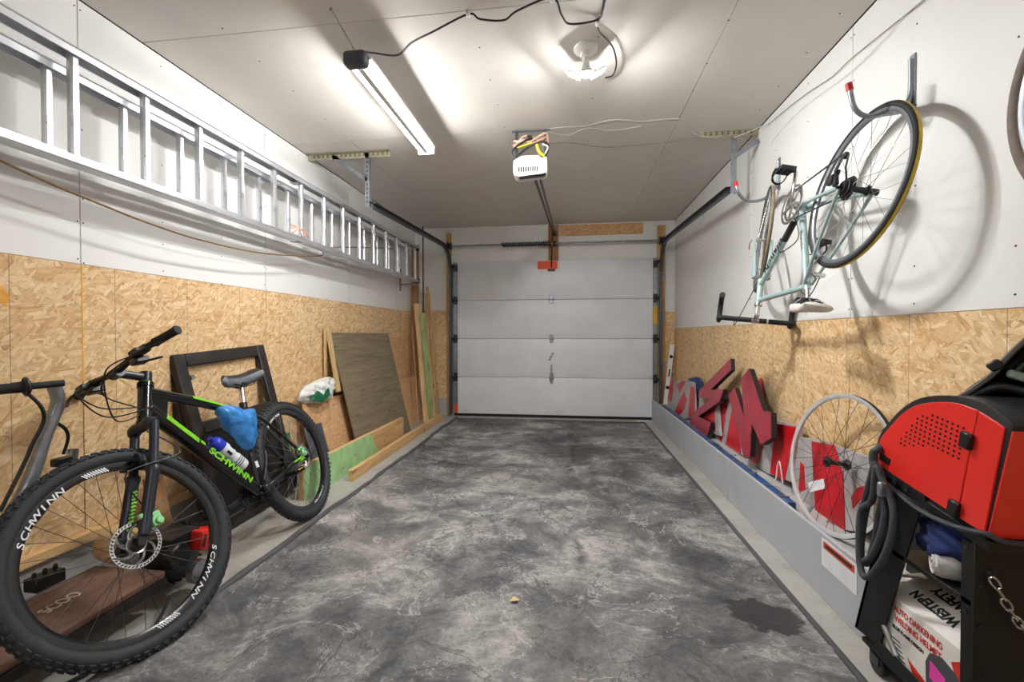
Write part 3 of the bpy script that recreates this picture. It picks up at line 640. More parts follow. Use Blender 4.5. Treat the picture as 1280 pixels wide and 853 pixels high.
cable('wall_wire', [onX(*q, R - .006) for q in ((964, 178), (1000, 138), (1063, 90), (1110, 44), (1150, 2))] + [V((R - .006, 1.2, 2.33))], .0016, 'wire_white', 'thin pale wire strung below the grey one on the white wall', k=4)
cable('bracket_wire', [(1.19, 3.45, H - .06), (1.26, 3.40, H - .05), (1.33, 3.34, H - .04), (R - .006, 3.28, 2.585)], .003, 'wire_white', 'pale wire going from the right track bracket to the wall', k=4)

# ------------------------------------------------------------------ extension ladder on the left wall
def ladder():
    t = thing('extension_ladder', 'long aluminium extension ladder hung sideways along the left wall', 'ladder', (-2.05, 3.2, 1.8)); inv = Matrix.Translation((2.05, -3.2, -1.8))
    def rail(xc, zc_, y0, y1, dirn, name):     # channel rail: web, two flanges
        m = MB(); w, h = .032, .076
        m.bb((xc - w, y0, zc_ - .0), (xc + w, y1, zc_ + .0035 * dirn))
        for dx in (-w, w - .0035): m.bb((xc + dx, y0, zc_), (xc + dx + .0035, y1, zc_ - dirn * .03))
        for dx in (-w, w): m.cyl((xc + dx, y0, zc_), (xc + dx, y1, zc_), .004, n=6)
        return m.build(name, 'aluminium', t, M=inv)
    zt, zb = 2.275, 1.815
    rail(-1.985, zt, .72, 5.58, 1, 'fly_rail'); rail(-1.985, zb, .72, 5.58, -1, 'fly_rail')
    rail(-2.075, zt - .055, .60, 5.46, 1, 'base_rail'); rail(-2.075, zb + .035, .60, 5.46, -1, 'base_rail')
    def rung(x, za, zb_, proto=[]):
        if not proto:
            m = MB(); prof = [(.016, .010), (.016, -.010), (.008, -.016), (-.008, -.016), (-.016, -.010), (-.016, .010), (-.008, .016), (.008, .016)]
            m.prism([(a, b, 0) for a, b in prof], (0, 0, 1)); proto.append(m.mesh('rung', smooth=False)); proto[0].materials.append(MATS['aluminium'])
        return proto[0]
    for i in range(-2, 14):
        y = 1.55 + i * .3048
        if .75 < y < 5.56: link('rung', rung(0, 0, 0), None, t, inv @ Matrix.Translation((-1.985, y, zb)) @ Matrix.Diagonal((1, 1, zt - zb, 1)))
    for i in range(-3, 13):
        y = 1.56 + i * .3048
        if .62 < y < 5.44: link('rung', rung(0, 0, 0), None, t, inv @ Matrix.Translation((-2.075, y - .035, zb + .035)) @ Matrix.Diagonal((.9, .9, zt - zb - .09, 1)))
    for z in (zt - .015, zb + .015): MB().bb((-2.018, 5.56, z - .035), (-1.952, 5.585, z + .035)).build('end_cap', 'black_rubber', t, bevel=.004, M=inv)
    for z in (zt - .02, zb + .012): MB().bb((-2.03, 3.0, z - .02), (-1.96, 3.05, z + .025)).build('guide_bracket', 'steel', t, bevel=.004, M=inv)
    MB().tube(spline([onX(*q, -2.03) for q in ((-40, 186), (0, 201), (50, 224), (100, 245), (180, 277), (250, 300), (330, 317), (400, 320))] + [V((-2.03, 3.5, 1.86)), V((-2.03, 4.3, 2.02)), V((-2.03, 4.9, 2.12))], 5), .0045, n=6).build('rope', 'wire_brown', t, M=inv)
    kn = MB(); c = onX(375, 290, -1.94)
    for k in range(5): a = k * 1.3; kn.tube(spline([c + V((.0, .10 * math.cos(a), .03 * math.sin(a * 2))), c + V((.01, .02 * k - .04, .02)), c + V((-.005, -.12 * math.cos(a + .5), -.03 * math.sin(a)))], 5), .0045, n=5)
    kn.build('rope_knot', 'wire_pink', t, M=inv)
    return t
ladder()
for k, y in enumerate((.95, 5.50)):
    b = thing('ladder_hook', ('steel wall hook carrying the ladder beside the corner post' if k else 'steel wall hook carrying the unseen near end of the ladder'), 'hook', (L, y, 1.78)); inv = Matrix.Translation((-L, -y, -1.78))
    MB().bb((L - .003, y - .02, 1.70), (L + .004, y + .02, 1.98)).build('plate', 'galv', b, M=inv)
    MB().tube([(L + .004, y, 1.782), (-1.935, y, 1.782), (-1.915, y, 1.80), (-1.915, y, 1.86)], .009, n=8).build('arm', 'galv', b, M=inv)

# ------------------------------------------------------------------ bicycle wheels
def arc_text(s, rad, size, mid, depth, sx=1.0):   # letters bent round a circle in the XZ plane, read from the +Y side
    mb = MB(); n = len(s); step = size * .78 * sx / rad
    for i, ch in enumerate(s):
        me = textmesh(ch, size, 0, .25, size * .02); a = mid + (i - (n - 1) / 2) * step
        rd = V((math.cos(a), 0, math.sin(a))); tn = V((-math.sin(a), 0, math.cos(a)))
        mb.add([rd * (rad + p.co.y) + tn * (p.co.x * sx) + V((0, depth, 0)) for p in me.vertices], [tuple(f.vertices) for f in me.polygons]); bpy.data.meshes.remove(me)
    return mb
def wheel(name, parent, M, Rr, tr, tyre='black_rubber', rim='black_gloss', rim_h=.022, rim_w=.012, spokes=32, spoke_mat='steel', hub='black_plastic', hub_r=.012, hub_w=.05, flange=.024, knobs=False, tyre2=None, tw=.5):
    """axle along local Y; wheel centre at local origin of M"""
    w = bpy.data.objects.new(name, None); col.objects.link(w); w.parent = parent; w.matrix_basis = M
    rb = Rr - 2 * tr                    # rim outer radius
    if tr > 0:
        ty = MB(); ty.torus((0, 0, 0), (0, 1, 0), Rr - tr, tr, 72, 14)
        if knobs:
            for row, (off, rad, ww) in enumerate(((-.72, .86, .010), (-.27, .98, .011), (.27, .98, .011), (.72, .86, .010))):
                nk = 74
                for i in range(nk):
                    a = 2 * math.pi * (i + (row % 2) * .5) / nk; ph = off * 1.25
                    r_ = Rr - tr + tr * math.cos(ph); y = tr * math.sin(ph)
                    d = V((math.cos(a), 0, math.sin(a))); nn = (d * math.cos(ph) + V((0, math.sin(ph), 0))); tg = V((-math.sin(a), 0, math.cos(a)))
                    ty.box(d * r_ + V((0, y, 0)) + nn * .0015, (.017, ww, .007), Matrix((tg, nn.cross(tg), nn)).transposed())
        ty.build('tyre', tyre, w, ang=35)
        if tyre2:
            m2 = MB(); prof = [(Rr - tr + (tr + .0006) * math.cos(a), (tr + .0006) * math.sin(a)) for a in [(-tw + 2 * tw * k / 6) for k in range(7)]]
            m2.lathe((0, 0, 0), (0, 1, 0), prof, 72); m2.build('tread_band', tyre2, w, ang=180)
    q = rim_w
    prof = [(rb + .004, -q), (rb - rim_h * .45, -q), (rb - rim_h, -q * .55), (rb - rim_h, q * .55), (rb - rim_h * .45, q), (rb + .004, q), (rb + .001, q * .7), (rb - .006, q * .4), (rb - .006, -q * .4), (rb + .001, -q * .7)]
    MB().lathe((0, 0, 0), (0, 1, 0), prof, 72, True).build('rim', rim, w, ang=30)
    hb = MB(); hb.lathe((0, -hub_w - .012, 0), (0, 1, 0), [(0, 0), (.006, 0), (.008, .01), (hub_r, .012), (flange, .014), (flange, .018), (hub_r, .024), (hub_r * .8, hub_w), (hub_r, 2 * hub_w + .0), (flange, 2 * hub_w + .006), (flange, 2 * hub_w + .010), (hub_r, 2 * hub_w + .012), (.008, 2 * hub_w + .014), (.006, 2 * hub_w + .024), (0, 2 * hub_w + .024)], 20)
    hb.build('hub', hub, w)
    sm = MB().cyl((0, 0, 0), (0, 0, 1), .0011, n=5, cap=False).mesh('spoke'); sm.materials.append(MATS[spoke_mat])
    for i in range(spokes):
        a = 2 * math.pi * i / spokes; side = 1 if i % 2 else -1; cross = (1 if (i // 2) % 2 else -1) * 1.25
        p0 = V((flange * .9 * math.cos(a + cross), side * hub_w * .85, flange * .9 * math.sin(a + cross))); p1 = V(((rb - rim_h) * math.cos(a), side * .002, (rb - rim_h) * math.sin(a)))
        d = p1 - p0; u, v_ = perp(d); dn = d.normalized()
        link('spoke', sm, None, w, basis(p0, u, dn.cross(u), dn) @ Matrix.Diagonal((1, 1, d.length, 1)))
    return w

def rotor(w, y, r, mat='steel'):
    m = MB(); n = 48; th = .002
    m.lathe((0, y, 0), (0, 1, 0), [(r, 0), (r, th), (r - .013, th), (r - .013, 0)], n, True)
    for k in range(6):
        a = 2 * math.pi * k / 6; pts = []
        for j in range(5): b = a + .9 * j / 4; rr = .03 + (r - .01 - .03) * j / 4; pts.append((rr * math.cos(b), y + th / 2, rr * math.sin(b)))
        m.tube(pts, .0042, n=4, flat=1)
    m.torus((0, y + th / 2, 0), (0, 1, 0), .03, .004, 20, 5)
    o = m.build('brake_rotor', mat, w)
    h = MB()
    for k in range(40):
        a = 2 * math.pi * k / 40; d = V((math.cos(a + .2), 0, math.sin(a + .2))); t_ = V((-math.sin(a), 0, math.cos(a)))
        h.bar(V((math.cos(a), 0, math.sin(a))) * (r - .0095) + V((0, y + th + .0002, 0)), V((math.cos(a + .07), 0, math.sin(a + .07))) * (r - .003) + V((0, y + th + .0002, 0)), .0045, .0006, V((0, 1, 0)))
    h.build('rotor_slots', 'screw_dark', w)

# ------------------------------------------------------------------ mountain bike
HD, LN = .10, .335
_n = V((math.cos(HD) * math.cos(LN), math.sin(HD) * math.cos(LN), math.sin(LN))); _fw = V((math.sin(HD), -math.cos(HD), 0)); _up = _fw.cross(_n)
MTB_RH = V((-1.70, 2.55, .352)); MTB_M = basis(MTB_RH - _up * .37, _fw, _n, _up); MTB_I = MTB_M.inverted()
def mtb_at(u, v, off=0.0):        # a pixel on the bike's own centre plane (shifted sideways by off), in bike coordinates
    return MTB_I @ onP(u, v, MTB_RH + _n * off, _n)
def oval_tube(mb, pts, rs, k=6, n=12): mb.tube(spline(pts, k), [rs[0] + (rs[1] - rs[0]) * i / (len(spline(pts, k)) - 1) for i in range(len(spline(pts, k)))], n=n)
def mountain_bike():
    t = thing('mountain_bike', 'black mountain bike with green stripes leaning against the plywood wall', 'bicycle', M=MTB_M)
    rh, bb, hb, ht = V((0, 0, .37)), V((.41, 0, .315)), V((.925, 0, .80)), V((.857, 0, .965))
    sc_, sp = V((.30, 0, .76)), V((.258, 0, .885))
    ax = (ht - hb).normalized(); DELTA = math.radians(-17)
    S = Matrix.Translation(hb) @ Matrix.Rotation(DELTA, 4, ax) @ Matrix.Translation(-hb)
    fwd = V((ax.z, 0, -ax.x))
    fh = hb + (-ax) * (.80 - .37) / ax.z * 1.0; fh = V((fh.x, 0, fh.z)) + fwd * .045; fh.z = .372
    dt1 = V((.895, 0, .862)); tt1 = V((.866, 0, .930)); tt0 = V((.315, 0, .725))
    # frame
    f = MB(); f.cyl(hb, ht, .026, n=18); f.cyl(hb - ax * .006, hb + ax * .012, .03, n=18); f.cyl(ht - ax * .012, ht + ax * .006, .03, n=18)
    f.tube(spline([dt1, dt1.lerp(bb, .5) + V((0, 0, -.006)), bb], 6), .031, n=14); f.tube(spline([tt1, tt1.lerp(tt0, .5) + V((0, 0, .012)), tt0], 6), [.026 - .009 * i / 12 for i in range(13)], n=12)
    f.cyl(bb, sc_ + (sc_ - bb).normalized() * .03, .017, n=14); f.cyl(bb + V((0, -.037, 0)), bb + V((0, .037, 0)), .023, n=16)
    f.prism([dt1 + V((.01, -.012, .02)), tt1 + V((-.0, -.012, -.02)), tt1 + V((-.09, -.012, -.035)), dt1 + V((-.075, -.012, -.055))], (0, .024, 0))
    f.build('frame', 'black_gloss', t)
    for s_ in (-1, 1):
        m = MB(); m.tube(spline([bb + V((-.02, s_ * .022, 0)), V((.2, s_ * .058, .345)), V((.02, s_ * .068, .37))], 5), .011, n=10); m.build('chainstay', 'black_gloss', t)
        m = MB(); m.tube(spline([sc_ + V((.0, s_ * .014, -.03)), V((.22, s_ * .05, .64)), V((.015, s_ * .068, .385))], 5), .0085, n=10); m.build('seatstay', 'black_gloss', t)
    MB().box((.0, .068, .372), (.04, .008, .05)).build('dropout', 'black_gloss', t, bevel=.003)
    # green paint
    dn = (bb - dt1).normalized(); pn = V((-dn.z, 0, dn.x))
    if pn.z < 0: pn = -pn
    def sector(p, q, r, g0, g1, e1, e2, r2=None):
        mb = MB(); k = 6; vs = [c_ + (e1 * math.cos(g0 + (g1 - g0) * i / k) + e2 * math.sin(g0 + (g1 - g0) * i / k)) * rr for c_, rr in ((p, r), (q, r2 or r)) for i in range(k + 1)]
        return mb.add(vs, [(i, i + 1, k + 2 + i, k + 1 + i) for i in range(k)]).build('green_stripe', 'green_paint', t, ang=180)
    YY = V((0, 1, 0)); Ld = (bb - dt1).length
    sector(dt1 + dn * Ld * .10 + V((0, 0, -.003)), dt1 + dn * Ld * .36 + V((0, 0, -.005)), .0335, .3, 1.75, pn, YY); sector(dt1 + dn * Ld * .37 + V((0, 0, -.005)), dt1 + dn * Ld * .41 + V((0, 0, -.005)), .0335, .6, 1.5, pn, YY)
    tn_ = (tt0 - tt1).normalized(); tu = V((-tn_.z, 0, tn_.x)); tu = tu if tu.z > 0 else -tu
    sector(tt1.lerp(tt0, .38) + V((0, 0, .0105)), tt1.lerp(tt0, .72) + V((0, 0, .0105)), .0252, .3, 1.5, tu, YY, .0215)
    for a0, a1, w0, w1 in ():
        p = dt1 + dn * .63 * a0; q = dt1 + dn * .63 * a1
        MB().prism([p + pn * .030 + V((0, .0305 * .35, 0)), q + pn * .030 + V((0, .0305 * .35, 0)), q + pn * (.026 - w1) + V((0, .0318, 0)), p + pn * (.028 - w0) + V((0, .0316, 0))], (0, .0022, 0)).build('green_stripe', 'green_paint', t)
    tp = tt1.lerp(tt0, .35) + V((0, .018, .018)); tq = tt1.lerp(tt0, .78) + V((0, .0175, .012))
    MB().prism([V((.13, .064, .372)), V((.03, .077, .385)), V((.03, .078, .36)), V((.12, .068, .352))], (0, .004, 0)).build('green_stripe', 'green_paint', t)
    for s0, sz in (('SCHWINN', .047),):
        c = dt1 + dn * (Ld * .66) + V((0, .0328, 0)) - pn * .003
        text(s0, sz, 'green_paint', t, basis(c, dn, pn, V((0, 1, 0))), sx=1.35, shear=.2, bold=.002)
    text('SCHWINN', .022, 'decal_white', t, basis(tt1.lerp(tt0, .82) + V((0, .021, .004)), (tt0 - tt1).normalized(), V((-.35, 0, .94)), V((0, 1, 0))), sx=1.2)
    # seat
    MB().cyl(sc_, sp, .0145, n=14).build('seat_post', 'chrome', t)
    MB().cyl(sc_ + (sp - sc_).normalized() * .0, sc_ + (sp - sc_).normalized() * .03, .021, n=16).build('seat_clamp', 'black_plastic', t)
    c0 = sp + V((-.03, 0, .04)); nose = c0 + V((.17, 0, .0)); tail = c0 + V((-.13, 0, .012)); sd = MB(); ns = 14; nr = 16; vs = []; fs = []
    for i in range(ns + 1):
        q = i / ns; p = nose.lerp(tail, q) + V((0, 0, -.018 * math.sin(math.pi * q)))
        w = .018 + .062 * max(0, (q - .3) / .7) ** 1.4 if q > .3 else .018 + .004 * q; hgt = .036 + .006 * q
        e = min(1, math.sqrt(max(0, 1 - (1 - min(q, 1 - q) / .07) ** 2)) if min(q, 1 - q) < .07 else 1); e = max(e, .05)
        for k in range(nr): a = 2 * math.pi * k / nr; vs.append(p + V((0, w * e * math.cos(a), hgt * e * (math.sin(a) if math.sin(a) > 0 else math.sin(a) * .8))))
    for i in range(ns):
        for k in range(nr): fs.append((i * nr + k, i * nr + (k + 1) % nr, (i + 1) * nr + (k + 1) % nr, (i + 1) * nr + k))
    sd.add(vs, fs + [tuple(range(nr)), tuple(range(ns * nr, ns * nr + nr))]); sa = sd.build('saddle', 'saddle_grey', t, ang=60)
    tp_ = MB(); vs = [];
    for i in range(ns + 1):
        for k in range(7):
            a = math.pi * (.12 + .76 * k / 6); p0 = V(sd.v[i * nr]); q = i / ns; p = nose.lerp(tail, q) + V((0, 0, -.018 * math.sin(math.pi * q)))
            w = abs(sd.v[i * nr].y); hz = sd.v[i * nr + nr // 4].z - p.z
            vs.append(p + V((0, w * .96 * math.cos(a), hz * math.sin(a) + .0022)))
    tp_.add(vs, [(i * 7 + k, i * 7 + k + 1, i * 7 + 8 + k, i * 7 + 7 + k) for i in range(ns) for k in range(6)]); tp_.build('saddle_cover', 'black_plastic', sa, ang=180)
    rl = MB()
    for s_ in (-1, 1): rl.tube(spline([nose + V((-.04, s_ * .012, -.012)), c0 + V((.04, s_ * .022, -.042)), c0 + V((-.05, s_ * .022, -.042)), tail + V((.03, s_ * .03, -.012))], 5), .0035, n=6)
    rl.box(sp + V((-.005, 0, .006)), (.04, .05, .022)); rl.build('saddle_rails', 'black_plastic', sa)
    # cranks
    m = MB(); a0 = bb + V((0, .05, 0)); a1 = a0 + V((-.165, .012, .012)); m.bar(a0, a1, .026, .015, V((0, 1, 0))); m.cyl(a0 - V((0, .01, 0)), a0 + V((0, .012, 0)), .02, n=14); m.build('crank_arm', 'fork_grey', t, bevel=.004)
    pd = a1 + V((-.005, .055, 0)); m = MB()
    for dz in (-.011, .011): m.box(pd + V((0, 0, dz)), (.085, .075, .006))
    m.box(pd + V((.04, 0, 0)), (.008, .075, .026)); m.box(pd + V((-.04, 0, 0)), (.008, .075, .026)); m.cyl(a1, pd + V((0, .03, 0)), .007, n=8); m.build('pedal', 'black_plastic', t, bevel=.003)
    MB().box(pd + V((0, .0385, .006)), (.05, .002, .006)).build('pedal_reflector', 'label_yellow', t)
    b0 = bb + V((0, -.05, 0)); b1 = b0 + V((.165, -.012, -.012)); MB().bar(b0, b1, .026, .015, V((0, 1, 0))).build('crank_arm', 'fork_grey', t, bevel=.004)
    MB().box(b1 + V((.0, -.06, 0)), (.09, .08, .024)).cyl(b1, b1 + V((0, -.03, 0)), .007, n=8).build('pedal', 'black_plastic', t, bevel=.005)
    cr = MB()
    for r_, y in ((.088, -.048), (.066, -.040), (.046, -.033)):
        cr.lathe(bb + V((0, y, 0)), (0, 1, 0), [(r_, 0), (r_, .003), (r_ - .016, .003), (r_ - .016, 0)], 40, True)
        for k in range(36): a = 2 * math.pi * k / 36; cr.box(bb + V((r_ * math.cos(a), y + .0015, r_ * math.sin(a))), (.006, .0028, .006))
    for k in range(4): a = math.pi / 2 * k + .5; cr.bar(bb + V((0, -.044, 0)), bb + V((.075 * math.cos(a), -.046, .075 * math.sin(a))), .016, .006, V((0, 1, 0)))
    cr.build('chainrings', 'dark_steel', t)
    ca = MB()
    for k in range(8): r_ = .022 + .0055 * k; ca.lathe(rh + V((0, -.062 + .004 * k, 0)), (0, 1, 0), [(r_, 0), (r_, .002), (.012, .002), (.012, 0)], 28, True)
    ca.build('cassette', 'dark_steel', t)
    ch = MB(); pts = []
    for k in range(13): a = -math.pi / 2 + math.pi * k / 12; pts.append(bb + V((.083 * math.cos(a), -.045, .083 * math.sin(a))))
    for k in range(9): a = math.pi / 2 + math.pi * k / 8; pts.append(rh + V((.045 * math.cos(a), -.05, .045 * math.sin(a))))
    pts += [V((.02, -.05, .26)), V((.05, -.05, .21)), V((.09, -.05, .24))]
    ch.tube(pts, .0045, n=5, closed=True); ch.build('chain', 'black_plastic', t)
    dr = MB().cyl((.02, -.056, .27), (.02, -.044, .27), .02, n=14).cyl((.06, -.056, .215), (.06, -.044, .215), .02, n=14).bar((.02, -.058, .27), (.06, -.058, .215), .03, .004, V((0, 1, 0))).bar((0, -.07, .36), (.02, -.06, .27), .025, .02, V((0, 1, 0))); dr.build('derailleur', 'black_plastic', t, bevel=.002)
    MB().box((.035, .082, .40), (.035, .022, .05)).box((.06, .08, .425), (.03, .02, .02)).cyl((.03, .09, .39), (.03, .10, .39), .014, n=12).cyl((.055, .085, .43), (.055, .099, .43), .011, n=12).build('rear_brake_caliper', 'lime_part', t, bevel=.004)
    MB().tube(spline([(-.0, .08, .37), (-.03, .082, .36), (-.12, .085, .38)], 4), .007, n=8).build('quick_release', 'dark_steel', t)
    MB().tube(spline([V((.30, .02, .72)), V((.22, .058, .63)), V((.06, .08, .42))], 5), .003, n=5).build('brake_hose', 'wire_black', t)
    rw = wheel('rear_wheel', t, Matrix.Translation(rh), .37, .028, tyre='mtb_rubber', knobs=True, rim='black_gloss', rim_h=.024, rim_w=.014, spokes=32, spoke_mat='steel', hub_w=.055)
    rotor(rw, .052, .08)
    d = arc_text('SCHWINN', .2985, .021, 1.2, .0145, sx=1.5); d.build('rim_decal', 'decal_white', rw, smooth=False); d = arc_text('SCHWINN', .2985, .021, 1.2 + math.pi, .0145, sx=1.5); d.build('rim_decal', 'decal_white', rw, smooth=False)
    # front end, turned about the steering axis
    fw_ = wheel('front_wheel', t, S @ Matrix.Translation(fh), .37, .028, tyre='mtb_rubber', knobs=True, rim='black_gloss', rim_h=.024, rim_w=.014, spokes=32, spoke_mat='dark_steel', hub_w=.046)
    rotor(fw_, .042, .082)
    for a in (.85, .85 + math.pi): arc_text('SCHWINN', .2985, .026, a, .0146, sx=1.5).build('rim_decal', 'decal_white', fw_, smooth=False)
    for a0 in (1.68, 1.68 + math.pi):
        m = MB()
        for k in range(9): a = a0 - k * .028; c, s_ = math.cos(a), math.sin(a); m.bar((c * .292, .0147, s_ * .292), (math.cos(a - .04) * .309, .0147, math.sin(a - .04) * .309), .0045, .0004, V((0, 1, 0)))
        m.build('rim_stripes', 'decal_white', fw_, smooth=False)
    crown = hb - ax * .02; f = MB()
    f.tube(spline([crown + V((0, -.066, -.0)), crown + V((.004, -.05, .012)), crown + V((0, 0, .012)), crown + V((.004, .05, .012)), crown + V((0, .066, -.0))], 4), .024, n=12)
    f.build('fork_crown', 'fork_grey', t, M=S)
    for s_ in (-1, 1):
        top = crown + V((0, s_ * .066, 0)); mid = top - ax * .19; low = V((fh.x - fwd.x * .012, s_ * .066, fh.z)) + ax * .01
        MB().cyl(top + ax * .01, mid - ax * .05, .0165, n=16).build('stanchion', 'fork_grey', t, M=S)
        MB().lathe(mid + ax * .01, low - mid, [(0, 0), (.0225, 0), (.024, .008), (.024, .02), (.021, .03), (.02, .2), (.018, (low - mid).length), (0, (low - mid).length + .012)], 16).build('fork_lower', 'fork_grey', t, M=S)
        MB().bar(low + V((0, 0, .01)), fh + V((0, s_ * .062, -.012)), .028, .014, V((0, 1, 0))).build('fork_dropout', 'fork_grey', t, M=S, bevel=.003)
        mk = MB()
        for k in range(11): p = mid.lerp(low, .22 + .055 * k); mk.box(p + V((-.003 - .0, .0215 if s_ < 0 else -.0215, 0)), (.016, .002, .008)); mk.box(p + V((-.0185, s_ * -.006, 0)), (.003, .010, .009))
        mk.build('fork_lettering', 'green_paint', t, M=S)
    m = MB(); mm = crown - ax * .19; bow = []
    for k in range(9): a = math.pi * k / 8; bow.append(mm + V((.02, .064 * math.cos(a), 0)) + ax * (.035 + .045 * math.sin(a)) + fwd * .018)
    m.tube(bow, .013, n=8); m.build('fork_arch', 'fork_grey', t, M=S)
    MB().box(fh + V((-.075, .062, .055)), (.04, .024, .055)).box(fh + V((-.05, .066, .085)), (.05, .02, .02)).cyl(fh + V((-.08, .07, .045)), fh + V((-.08, .083, .045)), .015, n=12).cyl(fh + V((-.062, .07, .078)), fh + V((-.062, .082, .078)), .011, n=12).build('front_brake_caliper', 'lime_part', t, M=S, bevel=.004)
    top = ht + ax * .035; MB().cyl(ht, top + ax * .008, .0175, n=16).build('steerer_spacer', 'black_plastic', t, M=S)
    MB().cyl(ht + ax * .008, ht + ax * .018, .0195, n=18).build('green_spacer', 'green_paint', t, M=S)
    clamp = top + fwd * .105 + ax * .0; m = MB(); m.cyl(top - ax * .02, top + ax * .022, .023, n=18); m.cyl(top, clamp, .018, n=14); m.cyl(clamp - V((0, .024, 0)), clamp + V((0, .024, 0)), .022, n=16); m.build('stem', 'fork_grey', t, M=S)
    bar = []
    for s_ in range(-6, 7): y = s_ / 6 * .35; bar.append(clamp + V((-.045 * abs(s_ / 6) ** 1.5, y, .03 * min(1, abs(s_) / 3))))
    MB().tube(bar, .0125, n=12).build('handlebar', 'black_plastic', t, M=S)
    for s_ in (-1, 1):
        e = clamp + V((-.045, s_ * .352, .03)); i_ = clamp + V((-.028, s_ * .235, .03))
        MB().lathe(i_, e - i_, [(0, 0), (.019, 0), (.017, .01), (.0165, .06), (.017, .11), (.0195, (e - i_).length - .006), (.017, (e - i_).length), (0, (e - i_).length)], 16).build('grip', 'black_rubber', t, M=S)
        p = clamp + V((-.015, s_ * .185, .026))
        lv = MB(); lv.cyl(p - V((0, .015, 0)), p + V((0, .015, 0)), .019, n=12); lv.box(p + V((.03, s_ * .0, -.012)), (.045, .05, .028)); lv.tube(spline([p + V((.05, s_ * .01, -.018)), p + V((.06, s_ * .07, -.03)), p + V((.035, s_ * .15, -.035))], 5), .0075, n=8, flat=.7); lv.build('brake_lever', 'black_plastic', t, M=S, bevel=.004)
        p2 = clamp + V((-.01, s_ * .145, .02)); sh = MB(); sh.cyl(p2 - V((0, .013, 0)), p2 + V((0, .013, 0)), .018, n=12); sh.box(p2 + V((.012, s_ * .01, -.032)), (.055, .045, .024)); sh.bar(p2 + V((-.0, s_ * .02, -.04)), p2 + V((-.045, s_ * .06, -.045)), .018, .008); sh.build('shifter', 'black_plastic', t, M=S, bevel=.005)
    def st(p): return S @ V(p)
    for a, b, m1, m2, c in ((-1, 1, .10, -.22, .86), (-1, .4, .13, -.17, .87), (1, .2, .13, -.26, .85), (1, -1, .06, -.12, .88)):
        p0 = st(clamp + V((.03, a * .165, .01))); p3 = V((.90, b * .03, c)); MB().tube(spline([p0, st(clamp + V((.10, a * .10, -.05 + m1 * .2))), st(clamp + V((.085, a * .02, m2 * .75))), p3], 8), .0028, n=6).build('control_cable', 'wire_black', t)
    MB().tube(spline([st(crown + V((.02, .04, -.02))), st(crown + V((-.03, .085, -.15))), st(fh + V((-.04, .08, .25))), st(fh + V((-.055, .075, .1)))], 8), .003, n=6).build('brake_hose', 'wire_black', t)
    MB().tube(spline([V((.30, .035, .50)), V((.33, .04, .44)), V((.39, .035, .36))], 4), .006, n=6).build('frame_cable', 'wire_black', t)
    for p in (.30, .62): MB().box(bb.lerp(sc_, p) + V((0, .018, 0)), (.022, .004, .035)).build('frame_sticker', 'decal_white', t)
mountain_bike()
# water bottle held on the down tube, blue bag stuffed under the top tube
def bottle():
    a = mtb_at(265, 551, .0); b = mtb_at(303, 583, .0); c = MTB_M @ a; d_ = MTB_M @ b
    ax = (c - d_).normalized(); Ln = (c - d_).length; u, w = perp(ax)
    t = thing('water_bottle', 'white water bottle with blue cap held on the down tube of the mountain bike', 'bottle', M=basis(d_, u, ax.cross(u), ax))
    MB().lathe((0, 0, 0), (0, 0, 1), [(0, 0), (.034, 0), (.036, .006), (.036, Ln * .3), (.031, Ln * .36), (.031, Ln * .42), (.036, Ln * .48), (.036, Ln * .7), (.033, Ln * .76), (.0, Ln * .76)], 24).build('bottle_body', 'bottle_white', t)
    MB().lathe((0, 0, 0), (0, 0, 1), [(0, Ln * .75), (.034, Ln * .75), (.034, Ln * .90), (.026, Ln * .97), (.012, Ln), (.011, Ln * 1.08), (0, Ln * 1.08)], 24).build('cap', 'bottle_blue', t)
    m = MB()
    for z in (.16, .22, .28): m.lathe((0, 0, 0), (0, 0, 1), [(.0366, Ln * z), (.0366, Ln * (z + .02))], 24)
    for k in range(3): m.box((.0363 * math.cos(2.2 + k * .9), .0363 * math.sin(2.2 + k * .9), Ln * .58), (.004, .012, .03))
    m.build('print', 'print_black', t)
bottle()
def blob(name, mat, label, cat, pts, thick, n, plane_p, plane_n, seed, amp=.25):   # crumpled bag from an outline lying in a plane
    pts = [onP(u, v, plane_p, plane_n) for u, v in pts]; c = sum(pts, V()) / len(pts); out = []
    loop = []
    for i in range(len(pts)):
        p0, p1, p2, p3 = (pts[(i + k) % len(pts)] for k in (-1, 0, 1, 2))
        for j in range(6): t_ = j / 6; loop.append(.5 * ((2 * p1) + (p2 - p0) * t_ + (2 * p0 - 5 * p1 + 4 * p2 - p3) * t_ * t_ + (3 * p1 - p0 - 3 * p2 + p3) * t_ ** 3))
    nl = len(loop); rings = 8; mb = MB(); vs = []; fs = []
    for side in (1, -1):
        for r in range(rings + 1):
            q = r / rings
            for i, p in enumerate(loop):
                e = c.lerp(p, math.sin(q * math.pi / 2)); h = thick * math.cos(q * math.pi / 2) * side
                k = noise.fractal((e + V((seed, 0, side))) * 16, 1, 2, 4) * amp * thick * 1.2 + amp * thick * .8 * abs(noise.noise((e + V((seed, 0, 0))) * 26))
                vs.append(e + plane_n * (h + k * (1 - q ** 6)))
    for s_ in range(2):
        o = s_ * (rings + 1) * nl
        for r in range(rings):
            for i in range(nl): a = o + r * nl + i; b = o + r * nl + (i + 1) % nl; fs.append((a, b, b + nl, a + nl))
    mb.add(vs, fs); o = mb.build(name, mat, ang=180); tag(o, label, cat); return o
blob('plastic_bag', 'blue_bag', 'crumpled blue plastic bag stuffed in the mountain bike frame under its saddle', 'bag', [(272, 510), (286, 508), (300, 513), (314, 512), (318, 525), (318, 556), (310, 563), (298, 551), (284, 535), (275, 522)], .055, 8, MTB_RH + _n * .025, _n, 3)

